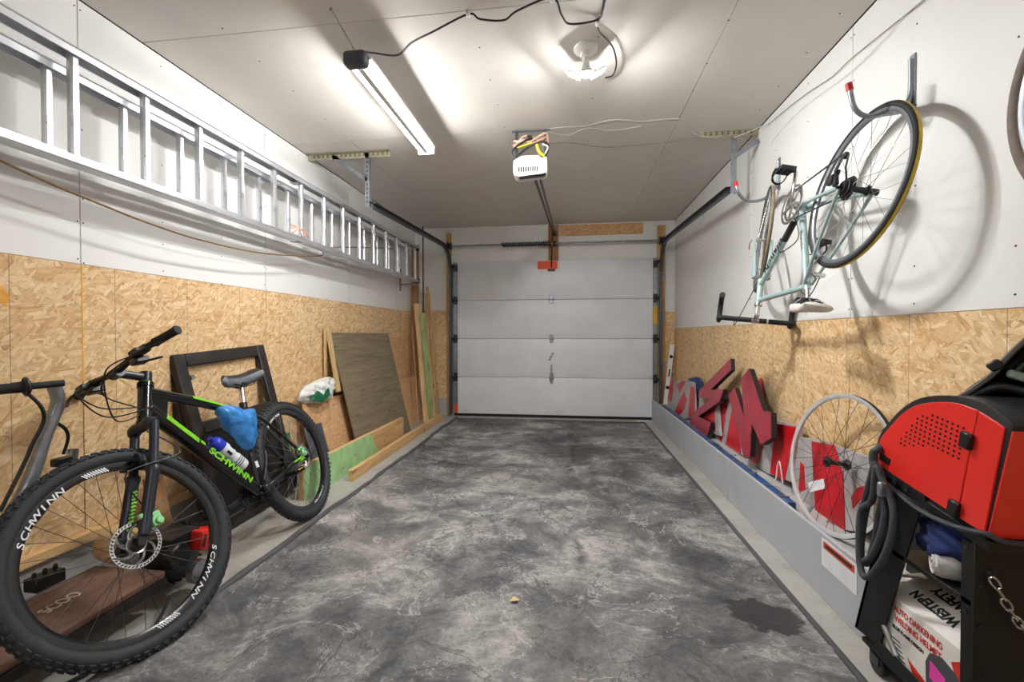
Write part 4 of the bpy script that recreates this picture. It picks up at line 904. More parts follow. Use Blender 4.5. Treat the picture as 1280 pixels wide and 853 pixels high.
# ------------------------------------------------------------------ road bike hung upside down on the right wall
RB_P = V((1.20, 2.04, 1.737)); LEAN = .2
RB_N = V((1, 0, -LEAN)).normalized()
def rb(u, v, off=0.0): return onP(u, v, RB_P + RB_N * off, RB_N)
def road_bike():
    rh = rb(1070, 237); fh = rb(948, 300); bb = rb(1003, 258); sc_ = rb(1009, 358); hb = rb(951, 352); ht = rb(948, 380)
    fw = (fh - rh).normalized(); up = fw.cross(RB_N); up = up if up.z < 0 else -up; lf = up.cross(fw)
    M = basis(rh, fw, lf, up); I = M.inverted()
    t = thing('road_bike', 'pale turquoise road bicycle hung upside down from wall hooks', 'bicycle', M=M)
    l = {k: I @ p for k, p in dict(rh=rh, fh=fh, bb=bb, sc=sc_, hb=hb, ht=ht).items()}
    for p in l.values(): p.y = 0
    rh, fh, bb, sc_, hb, ht = (l[k] for k in ('rh', 'fh', 'bb', 'sc', 'hb', 'ht'))
    ax = (ht - hb).normalized(); S = Matrix.Translation(hb) @ Matrix.Rotation(RB_STEER, 4, ax) @ Matrix.Translation(-hb)
    f = MB(); f.cyl(hb - ax * .01, ht + ax * .012, .0175, n=16)
    dt1 = hb.lerp(ht, .2); tt1 = hb.lerp(ht, .85); f.cyl(dt1, bb, .0165, n=16); f.cyl(tt1, sc_, .0145, n=14); f.cyl(bb, sc_ + (sc_ - bb).normalized() * .02, .0150, n=14); f.cyl(bb + V((0, -.035, 0)), bb + V((0, .035, 0)), .021, n=16)
    f.build('frame', 'celeste', t)
    for s_ in (-1, 1):
        MB().tube(spline([bb + V((-.01, s_ * .02, 0)), bb.lerp(rh, .5) + V((0, s_ * .045, 0)), rh + V((0.01, s_ * .066, 0))], 5), .0095, n=10).build('chainstay', 'celeste', t)
        MB().tube(spline([sc_ + V((0, s_ * .016, -.01)), sc_.lerp(rh, .5) + V((0, s_ * .045, 0)), rh + V((0, s_ * .066, .01))], 5), .0075, n=10).build('seatstay', 'celeste', t)
    dn = (dt1 - bb).normalized(); pn = V((-dn.z, 0, dn.x))
    c = bb.lerp(dt1, .60)
    # lettering on the drive side (local -Y), read from the room
    xa = dn; za = V((0, -1, 0)); ya = za.cross(xa); text('Bianchi', .062, 'print_black', t, basis(c + V((0, -.0170, 0)), xa, za.cross(xa), za), sx=1.25, bold=.001)
    m = MB(); m.tube([bb.lerp(dt1, .16) + V((0, -.0, .0)), bb.lerp(dt1, .40)], .0172, n=16); m.build('down_tube_band', 'print_black', t)
    sd = (sc_ - bb).normalized(); text('Bianchi', .03, 'print_black', t, basis(bb.lerp(sc_, .45) + V((0, -.0155, 0)), sd, za.cross(sd), za), sx=1.4)
    # front end
    w = wheel('front_wheel', t, S @ Matrix.Translation(fh), .336, .0125, tyre='black_rubber', tyre2='tyre_tan', tw=.75, rim='rim_grey', rim_h=.014, rim_w=.010, spokes=28, hub='chrome', hub_w=.038, hub_r=.010, flange=.02)
    crown = hb - ax * .02
    MB().cyl(crown + V((0, -.04, 0)), crown + V((0, .04, 0)), .014, n=12).build('fork_crown', 'chrome', t, M=S)
    for s_ in (-1, 1):
        MB().tube(spline([crown + V((0, s_ * .037, .0)), crown.lerp(fh, .5) + V((-.012, s_ * .044, 0)), fh + V((0, s_ * .05, 0))], 6), [.0125 - .006 * i / 12 for i in range(13)], n=10).build('fork_blade', 'celeste', t, M=S)
    MB().tube(spline([fh + V((0, -.065, 0)), fh + V((.02, -.075, .02)), fh + V((.05, -.072, .05))], 4), .005, n=6).build('quick_release', 'chrome', t, M=S)
    top = ht + ax * .075
    MB().cyl(ht, top, .0115, n=14).cyl(ht, ht + ax * .014, .021, n=16).build('stem_quill', 'chrome', t, M=S)
    fwd = V((ax.z, 0, -ax.x)); fwd = fwd if fwd.x > 0 else -fwd
    cl = top + fwd * .09; MB().cyl(top - ax * .005, cl, .0135, n=14).cyl(cl - V((0, .02, 0)), cl + V((0, .02, 0)), .017, n=14).build('stem', 'chrome', t, M=S)
    for s_ in (-1, 1):
        pts = [cl, cl + V((0, s_ * .17, 0)), cl + V((.012, s_ * .195, .0)), cl + V((.06, s_ * .20, -.004)), cl + V((.085, s_ * .20, -.03)), cl + V((.075, s_ * .20, -.085)), cl + V((.03, s_ * .20, -.12)), cl + V((-.06, s_ * .20, -.135))]
        MB().tube(spline(pts, 6), .0155, n=10).build('drop_bar', 'black_rubber', t, M=S)
        MB().cyl(cl + V((-.055, s_ * .20, -.1345)), cl + V((-.064, s_ * .20, -.1355)), .0165, n=12).build('bar_plug', 'dark_steel', t, M=S)
        h = cl + V((.095, s_ * .20, -.012)); lv = MB(); lv.ell(h + V((.01, 0, .012)), (.03, .017, .026)); lv.tube(spline([h + V((.03, 0, .01)), h + V((.045, s_ * .0, -.04)), h + V((.03, s_ * .008, -.10))], 5), .007, n=8, flat=.6); lv.build('brake_lever', 'black_plastic', t, M=S)
    MB().cyl(cl + V((-.0, .06, 0)), cl + V((-.0, .07, 0)), .0162, n=12).build('tape_end', 'decal_white', t, M=S)
    MB().tube(spline([cl + V((.03, -.08, .01)), cl + V((.09, -.05, .03)), hb + V((.05, -.01, .04)), hb + V((.03, 0, -.03))], 6), .0026, n=6).build('brake_cable', 'wire_black', t)
    MB().box(hb + V((.03, 0, -.055)), (.018, .06, .05)).box(hb + V((.035, .0, -.075)), (.014, .07, .018)).build('front_brake', 'chrome', t, M=S, bevel=.004)
    # rear end
    w = wheel('rear_wheel', t, I4, .336, .0130, tyre='black_rubber', tyre2='tyre_yellow', tw=.42, rim='rim_grey', rim_h=.014, rim_w=.010, spokes=28, hub='dark_steel', hub_w=.05, hub_r=.014, flange=.024)
    ca = MB()
    for k in range(7): r_ = .026 + .0042 * k; ca.lathe(V((0, -.058 + .0045 * k, 0)), (0, 1, 0), [(r_, 0), (r_, .0022), (.012, .0022), (.012, 0)], 28, True)
    ca.build('cassette', 'black_plastic', t)
    MB().cyl((0, -.08, 0), (0, .08, 0), .006, n=8).cyl((0, .062, 0), (0, .085, 0), .014, n=12).build('axle', 'dark_steel', t)
    d = MB(); d.bar((.015, -.075, -.01), (.035, -.075, -.06), .024, .016, V((0, 1, 0))); d.cyl((.04, -.075, -.075), (.04, -.062, -.075), .016, n=12); d.cyl((-.0, -.075, -.135), (-.0, -.062, -.135), .016, n=12); d.bar((.04, -.078, -.075), (0, -.078, -.135), .026, .004, V((0, 1, 0))); d.box((.05, -.08, -.045), (.04, .02, .04)); d.build('rear_derailleur', 'dark_steel', t, bevel=.002)
    cr = MB()
    for r_, y in ((.105, -.056), (.083, -.047)):
        cr.lathe(bb + V((0, y, 0)), (0, 1, 0), [(r_, 0), (r_, .003), (r_ - .014, .003), (r_ - .014, 0)], 40, True)
    for k in range(5): a = math.pi * 2 / 5 * k + .3; cr.bar(bb + V((0, -.05, 0)), bb + V((.09 * math.cos(a), -.053, .09 * math.sin(a))), .016, .006, V((0, 1, 0)))
    cr.build('chainrings', 'chrome', t)
    ch = MB(); pts = []
    for k in range(13): a = -math.pi / 2 + math.pi * k / 12; pts.append(bb + V((.083 * math.cos(a), -.046, .083 * math.sin(a))))
    for k in range(9): a = math.pi / 2 + math.pi * k / 8; pts.append(rh + V((.034 * math.cos(a), -.045, .034 * math.sin(a))))
    pts += [V((-.015, -.066, -.08)), V((-.02, -.068, -.135)), V((.012, -.068, -.15))]
    ch.tube(pts, .004, n=5, closed=True); ch.build('chain', 'dark_steel', t)
    for s_, ang in ((-1, CRANK), (1, CRANK + math.pi)):
        a0 = bb + V((0, s_ * .058, 0)); a1 = a0 + V((math.cos(ang) * .17, s_ * .012, math.sin(ang) * .17))
        MB().bar(a0, a1, .022, .014, V((0, 1, 0))).cyl(a0 - V((0, .01, 0)), a0 + V((0, .01, 0)), .018, n=12).build('crank_arm', 'chrome', t, bevel=.004)
        pc = a1 + V((0, s_ * .055, 0)); pr_ = MB()
        for dx in (-.038, .038): pr_.box(pc + V((dx, 0, 0)), (.010, .075, .022))
        for k in range(4): pr_.box(pc + V((0, -.034 + k * .0225, 0)), (.07, .006, .020))
        pr_.cyl(a1, pc + V((0, s_ * .04, 0)), .008, n=8); pr_.tube(spline([pc + V((.034, -.03, 0)), pc + V((.075, -.03, .03)), pc + V((.08, 0, .05)), pc + V((.075, .03, .03)), pc + V((.034, .03, 0))], 4), .004, n=5)
        pr_.build('pedal', 'dark_steel', t, bevel=.002)
        MB().tube(spline([pc + V((.02, s_ * .04, -.012)), pc + V((.02, s_ * .05, .03)), pc + V((.03, s_ * .03, .06)), pc + V((.03, 0, .065))], 4), .004, n=6, flat=.4).build('toe_strap', 'black_rubber', t)
    # seat
    sp = sc_ + (sc_ - bb).normalized() * .075; MB().cyl(sc_, sp, .0125, n=14).build('seat_post', 'chrome', t)
    MB().box(sp + V((0, 0, .005)), (.035, .05, .022)).build('seat_clamp', 'dark_steel', t, bevel=.004)
    nose = sp + V((.15, 0, .028)); tail = sp + V((-.125, 0, .042)); ns, nr = 14, 14; vs = []; fs = []
    for i in range(ns + 1):
        q = i / ns; p = nose.lerp(tail, q); wd = .017 if q < .35 else .017 + .055 * ((q - .35) / .65) ** 1.2; e = max(.06, math.sqrt(max(0, 1 - (1 - min(q, 1 - q) / .08) ** 2)) if min(q, 1 - q) < .08 else 1)
        for k in range(nr): a = 2 * math.pi * k / nr; vs.append(p + V((0, wd * e * math.cos(a), e * (.026 * math.sin(a) if math.sin(a) > 0 else .018 * math.sin(a)))))
    for i in range(ns):
        for k in range(nr): fs.append((i * nr + k, i * nr + (k + 1) % nr, (i + 1) * nr + (k + 1) % nr, (i + 1) * nr + k))
    sa = MB().add(vs, fs + [tuple(range(nr)), tuple(range(ns * nr, ns * nr + nr))]).build('saddle', 'saddle_white', t, ang=60)
    MB().ell(tail.lerp(nose, .30) + V((0, 0, -.014)), (.07, .042, .012)).build('saddle_underside', 'black_plastic', sa)
    rl = MB()
    for s_ in (-1, 1): rl.tube(spline([nose + V((-.03, s_ * .008, -.012)), sp + V((.03, s_ * .02, .0)), sp + V((-.04, s_ * .02, .0)), tail + V((.02, s_ * .035, -.012))], 5), .0035, n=6)
    rl.build('saddle_rails', 'chrome', sa)
    MB().box(rh.lerp(sc_, .80) + V((-.02, 0, .035)), (.05, .055, .018)).tube(spline([rh.lerp(sc_, .82) + V((-.03, -.035, .03)), rh.lerp(sc_, .74) + V((-.03, -.035, .02)), rh.lerp(sc_, .68) + V((-.02, -.018, 0))], 4), .006, n=6).build('rear_brake', 'chrome', t, bevel=.003)
    MB().tube(spline([sc_ + V((.05, 0, .02)), sc_ + V((-.04, .0, .05)), rh.lerp(sc_, .8) + V((-.05, 0, .05))], 6), .0026, n=6).build('brake_cable', 'wire_black', t)
    MB().tube(spline([bb.lerp(dt1, .45) + V((0, -.02, .01)), bb.lerp(dt1, .42) + V((-.05, -.022, .07)), bb.lerp(sc_, .45) + V((.04, -.02, -.0)), bb.lerp(sc_, .3) + V((.015, -.02, 0)), bb + V((.03, -.03, .03))], 6), .0026, n=6).build('gear_cable', 'wire_black', t)
RB_STEER = math.radians(17); CRANK = math.radians(-93)
road_bike()
def bike_hook(y, zp, tip, drop, label):
    t = thing('bike_hook', label, 'hook', (R, y, zp)); inv = Matrix.Translation((-R, -y, -zp))
    MB().bb((R - .003, y - .016, zp - .02), (R + .003, y + .016, zp + .19)).build('plate', 'galv', t, bevel=.002, M=inv)
    pts = [V((R - .006, y, zp + .17)), V((R - .008, y, zp + .03)), V((R - .04, y, zp - .03)), V((R - .10, y, drop)), V(((R + tip.x) / 2 - .05, y, drop - .006)), V((tip.x + .02, tip.y, drop + .03)), tip]
    MB().tube(spline(pts, 6), .010, n=10).build('arm', 'galv', t, M=inv)
    d = (tip - pts[-2]).normalized(); MB().cyl(tip - d * .012, tip + d * .018, .0125, n=12).build('tip_cap', 'hook_red', t, M=inv)
bike_hook(1.985, 2.06, V((1.13, 1.985, 2.135)), 2.02, 'galvanised hook with red tip holding the rear wheel of the turquoise bicycle')
bike_hook(3.13, 2.10, V((1.08, 3.09, 2.115)), 2.02, 'galvanised hook with red tip holding the front wheel of the turquoise bicycle')
bike_hook(1.0, 2.03, V((1.08, 1.0, 2.08)), 1.972, 'galvanised hook carrying the grey wheel that hangs on the white wall')
def lone_wheel(name, label, M, **kw):
    t = thing(name, label, 'bicycle wheel', M=M); w = wheel('wheel_tmp', t, I4, **kw)
    for c in list(w.children): c.parent = t
    bpy.data.objects.remove(w); return t
lone_wheel('bicycle_wheel', 'bicycle wheel with brown grey tyre hung on the white wall', basis(V((1.162, 1.0, 1.695)), V((0, 1, 0)), V((-1, 0, 0)), V((0, 0, 1))), Rr=.35, tr=.019, tyre='brown_tyre', rim='rim_grey', rim_h=.02, rim_w=.013, spokes=32)
# bare rim leaning behind the ledge facing
hd, ln = .126, -.176; ax_ = V((math.cos(hd) * math.cos(ln), math.sin(hd) * math.cos(ln), math.sin(ln))); fw_ = V((-math.sin(hd), math.cos(hd), 0)); up_ = ax_.cross(fw_)
lw = lone_wheel('bicycle_wheel', 'bare spoked bicycle wheel without tyre leaning on the ledge', basis(V((1.208, 2.187, .539)), fw_, -ax_, up_), Rr=.316, tr=.0, rim='rim_silver', rim_h=.015, rim_w=.009, spokes=32, spoke_mat='dark_steel', hub_w=.05)
MB().lathe((0, 0, 0), (0, 1, 0), [(.3155, -.0088), (.3205, -.0086), (.3205, .0086), (.3155, .0088)], 72).build('rim_bed', 'black_rubber', lw)
MB().box((.085, .012, -.135), (.105, .003, .045), Matrix.Rotation(.5, 3, 'Y')).build('paper_tag', 'decal_white', lw)

# ------------------------------------------------------------------ motor scooter behind the mountain bike
def scooter():
    o = V((-1.83, 1.35, 0)); t = thing('motor_scooter', 'motor scooter with brown deck and red engine parked behind the mountain bike', 'scooter', o); inv = Matrix.Translation(-o)
    dk = MB().prism([(-1.97, .93, .135), (-1.69, .93, .135), (-1.64, 1.02, .135), (-1.64, 1.60, .135), (-1.97, 1.60, .135)], (0, 0, .03)).build('deck', 'deck_brown', t, bevel=.006, M=inv)
    for xx in (-1.645, -1.965): MB().bb((xx - .01, 1.0, .10), (xx + .01, 1.6, .134)).build('deck_frame', 'dark_frame', t, M=inv)
    sa_, sb_ = onZ(56, 765, .1656), onZ(96, 742, .1656); sd_ = (sb_ - sa_).normalized(); text('SCOO', .065, 'wire_white', dk, basis((sa_ + sb_) / 2, sd_, V((-sd_.y, sd_.x, 0)), V((0, 0, 1))), sx=(sb_ - sa_).length / .16, depth=.0005, bold=.001)
    # steering column with bent gooseneck
    p = [V((-1.90, .86, .20)), onX(8, 650, -1.90), onX(58, 540, -1.90), onX(70, 512, -1.90), onX(72, 497, -1.90), onX(67, 481, -1.90)]
    MB().tube(spline([p[0], p[1], p[2]], 5)[:-1] + spline(p[2:], 6), .021, n=12).build('steering_column', 'galv', t, M=inv)
    a, b = onX(80, 479, -1.87), onX(30, 484, -1.91)
    MB().cyl(a, b, .0125, n=12).build('handlebar', 'dark_steel', t, M=inv)
    c = b + (b - a) * 1.2; MB().lathe(b + (a - b) * .15, c - b, [(0, 0), (.022, 0), (.032, .006), (.032, .014), (.020, .022), (.018, .05), (.018, .30), (0, .30)], 18).build('grip', 'black_rubber', t, M=inv)
    MB().torus(b + (a - b) * .05, (b - a), .030, .006, 20, 6).build('throttle_ring', 'black_plastic', t, M=inv)
    MB().cyl(c - V((0, 0, .0)), c + (c - b) * .8, .018, n=12).build('grip_end', 'black_rubber', t, M=inv)
    col_d = (p[2] - p[1]).normalized()
    MB().tube(spline([onX(36, 493, -1.88), onX(52, 510, -1.87), onX(54, 528, -1.875), onX(40, 556, -1.88), onX(30, 580, -1.88), onX(0, 640, -1.88)], 6), .006, n=6).build('throttle_cable', 'wire_black', t, M=inv)
    MB().tube(spline([onX(71, 529, -1.90), onX(82, 537, -1.91), onX(85, 549, -1.92), onX(79, 568, -1.93)], 6), .006, n=6).build('brake_cable', 'wire_black', t, M=inv)
    # seat post tube with clamp
    s0 = onX(88, 575, -1.93); MB().tube(spline([V((-1.90, .95, .22)), onX(20, 668, -1.93), onX(62, 618, -1.93), onX(87, 588, -1.93)], 4), .024, n=12).build('seat_tube', 'black_plastic', t, M=inv)
    MB().cyl(onX(88, 588, -1.93), onX(89, 579, -1.93), .038, n=16).box(onX(77, 577, -1.93), (.03, .06, .03)).cyl(onX(88, 592, -1.93), onX(88, 589, -1.93), .042, n=16).build('post_clamp', 'black_plastic', t, bevel=.004, M=inv)
    MB().cyl(onX(89, 582, -1.93), onX(91, 562, -1.93), .018, n=14, cap=False).cyl(onX(89, 582, -1.93), onX(91, 562, -1.93), .015, n=14, cap=False).build('post_stub', 'steel', t, M=inv)
    # wheels
    for y, x in ((.84, -1.86), (1.80, -1.80)):
        w = MB().torus((x, y, .13), (1, 0, 0), .088, .042, 36, 10)
        for k in range(24): q = 2 * math.pi * k / 24; w.box((x, y + .128 * math.cos(q), .13 + .128 * math.sin(q)), (.06, .012, .012), Matrix.Rotation(q, 3, 'X'))
        w.build('tyre', 'black_rubber', t, M=inv); MB().cyl((x - .03, y, .13), (x + .03, y, .13), .055, n=20).build('wheel_rim', 'dark_steel', t, bevel=.004, M=inv)
    MB().bar((-1.90, .87, .20), (-1.87, .84, .13), .05, .03).build('front_fork', 'dark_steel', t, M=inv)
    # engine at the rear
    MB().box((-1.74, 1.72, .20), (.16, .15, .13)).build('engine_block', 'black_plastic', t, bevel=.012, segs=2, M=inv)
    e = V((-1.655, 1.80, .205)); MB().box(e, (.10, .13, .085), Matrix.Rotation(-.25, 3, 'X')).build('engine_cover', 'engine_red', t, bevel=.012, segs=2, M=inv)
    sl = MB()
    for k in range(4): sl.box(e + V((.0505, -.045 + .03 * k, .012)), (.002, .014, .05), Matrix.Rotation(-.25, 3, 'X'))
    sl.build('cooling_slots', 'black_plastic', t, M=inv)
    MB().cyl((-1.67, 1.66, .19), (-1.63, 1.66, .19), .055, n=20).build('pull_starter', 'black_plastic', t, bevel=.006, M=inv)
    MB().lathe(onX(140, 678, -1.97), (1, -.25, 0), [(0, 0), (.065, 0), (.075, .012), (.075, .07), (.06, .085), (0, .085)], 24).build('fuel_tank', 'tan_plastic', t, M=inv)
    MB().cyl((-1.62, 1.72, .10), (-1.59, 1.72, .10), .05, n=18).build('drive_pulley', 'steel', t, M=inv)
    bp = onZ(60, 738, .165) + V((-.04, .02, 0)); b = MB(); b.box((bp.x, bp.y, .19), (.06, .10, .05))
    for k in range(3): b.box((bp.x, bp.y - .035 + .035 * k, .22), (.012, .014, .03))
    b.build('brake_pedal', 'black_plastic', t, bevel=.004, M=inv)
    MB().tube(spline([(-1.60, 1.2, .01), (-1.55, 1.42, .012), (-1.62, 1.6, .06)], 4), .007, n=6).build('kick_stand', 'dark_steel', t, M=inv)
scooter()

# ------------------------------------------------------------------ sheets and lumber along the left wall
def slab(name, label, cat, tl, tr, bl, th, mat, bevel=.001, group=None):
    """leaning sheet: top-left, top-right, bottom-left corners of its room-side face"""
    x = (tr - tl); w = x.length; x.normalize(); z = (tl - bl); h = z.length; z = (z - x * z.dot(x)).normalized(); y = z.cross(x)
    o = MB().bb((0, 0, 0), (w, th, h)).build(name, mat, bevel=bevel, M=basis(bl, x, y, z)); return tag(o, label, cat, group)
# dark metal frame
def dark_frame():
    y0, y1 = 2.16, 2.90; bot = V((-1.93, y0 + .06, .0)); top = V((-2.155, y0, 1.02)); z = (top - bot).normalized(); x = V((0, 1, 0)); x = (x - z * x.dot(z)).normalized(); y = z.cross(x); hgt = (top - bot).length; wd = .74
    t = thing('metal_frame', 'dark rectangular metal frame with solid lower panel leaning behind the bike saddle', 'frame', M=basis(bot, x, y, z)); th = .045; s_ = .075
    for a, b, nm in (((0, 0, 0), (s_, th, hgt), 'stile'), ((wd - s_, 0, 0), (wd, th, hgt), 'stile'), ((s_, 0, hgt - s_), (wd - s_, th, hgt), 'top_rail'), ((s_, 0, hgt - .47), (wd - s_, th, hgt - .40), 'middle_rail'), ((s_, 0, 0), (wd - s_, th, s_), 'bottom_rail')):
        MB().bb(a, b).build(nm, 'dark_frame', t, bevel=.006)
    MB().bb((s_, .012, s_), (wd - s_, .03, hgt - .47)).build('lower_panel', 'black_plastic', t)
    for xx in (s_ - .003, wd - s_ + .003): MB().bb((xx - .009, .01, hgt - .42), (xx + .009, .03, hgt - s_)).build('inner_lip', 'black_gloss', t)
    MB().cyl((s_ + .012, -.004, hgt - .14), (s_ + .012, .02, hgt - .14), .014, n=12).build('hinge_knob', 'steel', t)
    MB().cyl((s_ - .06, .06, hgt - .03), (s_ - .06, th, hgt - .03), .012, n=10).bb((.0, th, hgt - .9), (.03, th + .05, hgt - .02)).build('back_flange', 'dark_frame', t)
dark_frame()
b_ = MB().bb((0, 0, 0), (.035, .085, .42)).build('wood_block', 'stud_brown', bevel=.003, M=Matrix.Translation((-2.02, 1.93, 0)) @ Matrix.Rotation(-.22, 4, 'Y')); tag(b_, 'short brown lumber offcut leaning on the wall behind the front wheel of the mountain bike', 'lumber')
# OSB offcut
slab('osb_offcut', 'reddish chipboard offcut leaning low on the wall behind the plywood', 'wood panel', V((-2.10, 3.25, .58)), V((-2.10, 5.78, .57)), V((-1.965, 3.25, .004)), .012, 'osb_scrap')
slab('osb_offcut', 'narrow upright chipboard offcut propped between plywood and the corner lumber', 'wood panel', V((-2.155, 5.02, 1.10)), V((-2.155, 5.72, 1.10)), V((-2.13, 5.02, .26)), .012, 'osb_scrap')
slab('plywood_sheet', 'weathered grey brown plywood sheet leaning against the wall', 'wood panel', V((-2.135, 3.75, 1.15)), V((-2.135, 5.0, 1.15)), V((-1.86, 3.75, .004)), .018, 'plywood')
slab('thin_batten', 'thin upright wooden batten standing beside the plywood sheet', 'lumber', V((-2.145, 3.655, 1.19)), V((-2.145, 3.685, 1.19)), V((-2.145, 3.655, .24)), .012, 'lumber_pale')
slab('wood_offcut', 'small offcut with green end beside the white plastic bag', 'lumber', V((-2.14, 3.69, 1.16)), V((-2.14, 3.76, 1.16)), V((-2.05, 3.69, .62)), .015, 'lumber_pale')
slab('slate_panel', 'small dark grey panel leaning on the chipboard offcut behind the bike', 'panel', V((-2.00, 3.10, .42)), V((-2.00, 3.33, .42)), V((-1.88, 3.12, .0)), .012, 'slate', bevel=.004)
g_ = MB().bb((0, 0, 0), (.012, .05, .40)).build('green_batten', 'bag_green', bevel=.001, M=Matrix.Translation((-2.03, 3.02, .0)) @ Matrix.Rotation(-.18, 4, 'Y')); tag(g_, 'narrow dark green strip standing behind the rear wheel of the mountain bike', 'lumber')
# wide board on edge, washed green at its near end
bo = thing('wide_board', 'wide wooden board on edge painted pale green at one end', 'lumber', (-1.79, 3.0, 0))
MB().bb((-1.83 + 1.79, -.22, .0), (-1.792 + 1.79, 1.60, .235)).build('board', 'lumber', bo, bevel=.003)
MB().prism([(.0, -.218, .001), (.0, .98, .001), (.0, .88, .12), (.0, .80, .234), (.0, -.218, .234)], (-.0016 + .003, 0, 0)).build('green_paint_coat', 'green_wash', bo)
kn = MB()
for y, z in ((.12, .16), (.3, .07), (.5, .12), (.78, .19), (1.1, .09), (1.45, .2)): kn.cyl((-.001, y, z), (.0022, y, z), .009, n=8)
kn.build('knots', 'stud_brown', bo)
a_, b2 = V((-1.675, 3.20, 0)), V((-1.70, 5.66, 0))
o = MB().bb((-.02, 0, 0), (.02, (b2 - a_).length, .088)).build('long_board', 'lumber', bevel=.003, M=basis(a_, V((.99995, .0102, 0)), V((-.0102, .99995, 0)), V((0, 0, 1)))); tag(o, 'long narrow board lying on edge along the concrete strip', 'lumber')
# white grocery bag sitting on top of the chipboard
bg = blob('grocery_bag', 'bag_white', 'crumpled white plastic bag with green print on the chipboard offcut', 'bag', [(371, 501), (376, 488), (388, 480), (402, 473), (414, 472), (417, 482), (413, 494), (402, 503), (385, 505)], .05, 8, V((-2.10, 3.4, .65)), V((1, 0, 0)), 7, .65)
gp = MB(); pp = [onX(*q, -2.02) for q in ((392, 500), (398, 489), (405, 494), (411, 484), (413, 494), (404, 503))]
gp.prism(pp, (-.035, 0, 0)); gpo = gp.build('green_print', 'bag_green', bg)
# corner lumber
def stick(name, label, a, b, w, th, mat, ydir=V((0, 1, 0)), group=None):
    a, b = V(a), V(b); z = (b - a); h = z.length; z.normalize(); x = (ydir - z * ydir.dot(z)).normalized(); y = z.cross(x)
    o = MB().bb((-w / 2, -th / 2, 0), (w / 2, th / 2, h)).build(name, mat, bevel=.002, M=basis(a, x, y, z)); return tag(o, label, 'lumber', group)
stick('corner_post', 'brown upright post standing in the corner under the ladder end', (-2.13, 5.86, .235), (-2.10, 5.84, 2.34), .085, .04, 'stud_brown', V((1, 0, 0)))
stick('steel_rod', 'slim dark rod standing upright in the corner beside the ladder end', (-1.975, 5.80, .0), (-1.975, 5.80, 2.60), .014, .014, 'dark_steel')
stick('pink_batten', 'thin reddish batten leaning between chipboard and corner lumber', (-1.80, 5.12, .0), (-2.08, 5.66, 1.25), .022, .014, 'pink_stick')
stick('corner_board', 'pale plank leaning in the corner beside a green board', (-1.84, 5.54, .0), (-2.05, 5.78, 1.55), .10, .02, 'lumber_pale', V((1, .6, 0)))
stick('corner_board', 'long thin batten leaning in the corner in front of the other boards', (-1.735, 5.68, .0), (-1.93, 5.83, 1.78), .03, .03, 'lumber_z')
stick('corner_board', 'narrow pale plank leaning in the corner behind the long thin batten', (-1.775, 5.72, .0), (-1.955, 5.90, 1.70), .08, .018, 'lumber_pale', V((1, .3, 0)))
stick('green_board', 'green stained board leaning in the corner above the pale plank', (-1.775, 5.53, .0), (-1.945, 5.68, 1.42), .065, .018, 'green_wood', V((1, .3, 0)))
# spirit level at the far right corner
lv = thing('spirit_level', 'silver spirit level standing in the corner beside the garage door', 'level', M=basis(V((1.22, 5.92, .228)), V((0, 1, 0)), V((-.995, 0, .11)), V((.11, 0, .994))))
MB().bb((-.012, -.028, 0), (.012, .028, .78)).build('body', 'lamp_white', lv, bevel=.003)
for z in (.22, .62): MB().cyl((-.016, 0, z), (.016, 0, z), .022, n=16).build('vial_window', 'black_plastic', lv)
MB().bb((-.0135, -.008, .36), (.0135, .008, .46)).build('label_plate', 'print_black', lv)

# ------------------------------------------------------------------ sign letters on the ledge
def letter(name, label, px, X, depth, face, side='sign_black', dz=0):
    """front-face outline in pixels on the plane x = X + k*(z - .225) (leaning back towards the wall)"""
    k = .12; n = V((1, 0, -k)).normalized(); p0 = V((X, 4, .225))
    pts = [onP(u, v, p0, n) for u, v in px]
    zmin = min(p.z for p in pts)
    t = thing(name, label, 'sign letter', (X, sum(p.y for p in pts) / len(pts), max(zmin, .226))); inv = t.matrix_basis.inverted()
    MB().prism(pts, n * depth).build('letter_return', side, t, M=inv, smooth=False)
    c = sum(pts, V()) / len(pts)
    MB().prism([p + n * -.004 for p in pts], n * .0035).build('letter_face', face, t, M=inv, smooth=False)
    return t, inv, p0, n
letter('sign_letter', 'crimson zigzag sign letter with black sides, pointed like lightning', [(913.5, 448.5), (914, 463), (889, 487.5), (905, 487), (900, 502), (873, 521), (889, 528.5), (884, 546), (863, 530), (864, 517), (889, 500), (873, 497), (875, 488)], 1.17, .03, 'sign_crimson')
letter('sign_letter', 'crimson sign letter shaped like a jagged N with black sides', [(911, 494), (918.5, 485), (931, 524), (927, 473), (937, 461), (954, 514), (964, 516), (964.5, 548), (952, 556), (940, 529), (938, 571), (931, 573), (925, 551)], 1.16, .032, 'sign_crimson')
def face_board(label, outer, inner, X, depth=.03, base='sign_grey', ink='sign_red'):
    t, inv, p0, n = letter('sign_piece', label, outer, X, depth, base, base)
    t['category'] = 'sign panel'
    for k, poly in enumerate(inner):
        pts = [onP(u, v, p0, n) - n * .0045 for u, v in poly]
        MB().prism(pts, n * -.003).build('red_letter' if ink == 'sign_red' else 'painted_letter', ink, t, M=inv, smooth=False)
    return t
face_board('small red sign piece with grey edge standing next to the spirit level', [(833, 512), (836, 474), (848, 475), (843, 516)], [[(835, 500), (837.5, 475.5), (843, 475.5), (840, 502)]], 1.245, .02)
face_board('red sign piece with a grey arch standing by the blue cloth', [(843, 518), (847, 480), (857, 475), (867, 478), (869, 520), (856, 524)], [[(844, 516), (850, 500), (856, 490), (859, 500), (856, 512), (849, 521)], [(861, 521), (864, 483), (868.5, 484), (869, 521)], [(847, 482), (853, 476.5), (858, 477), (850, 492)]], 1.215, .02)
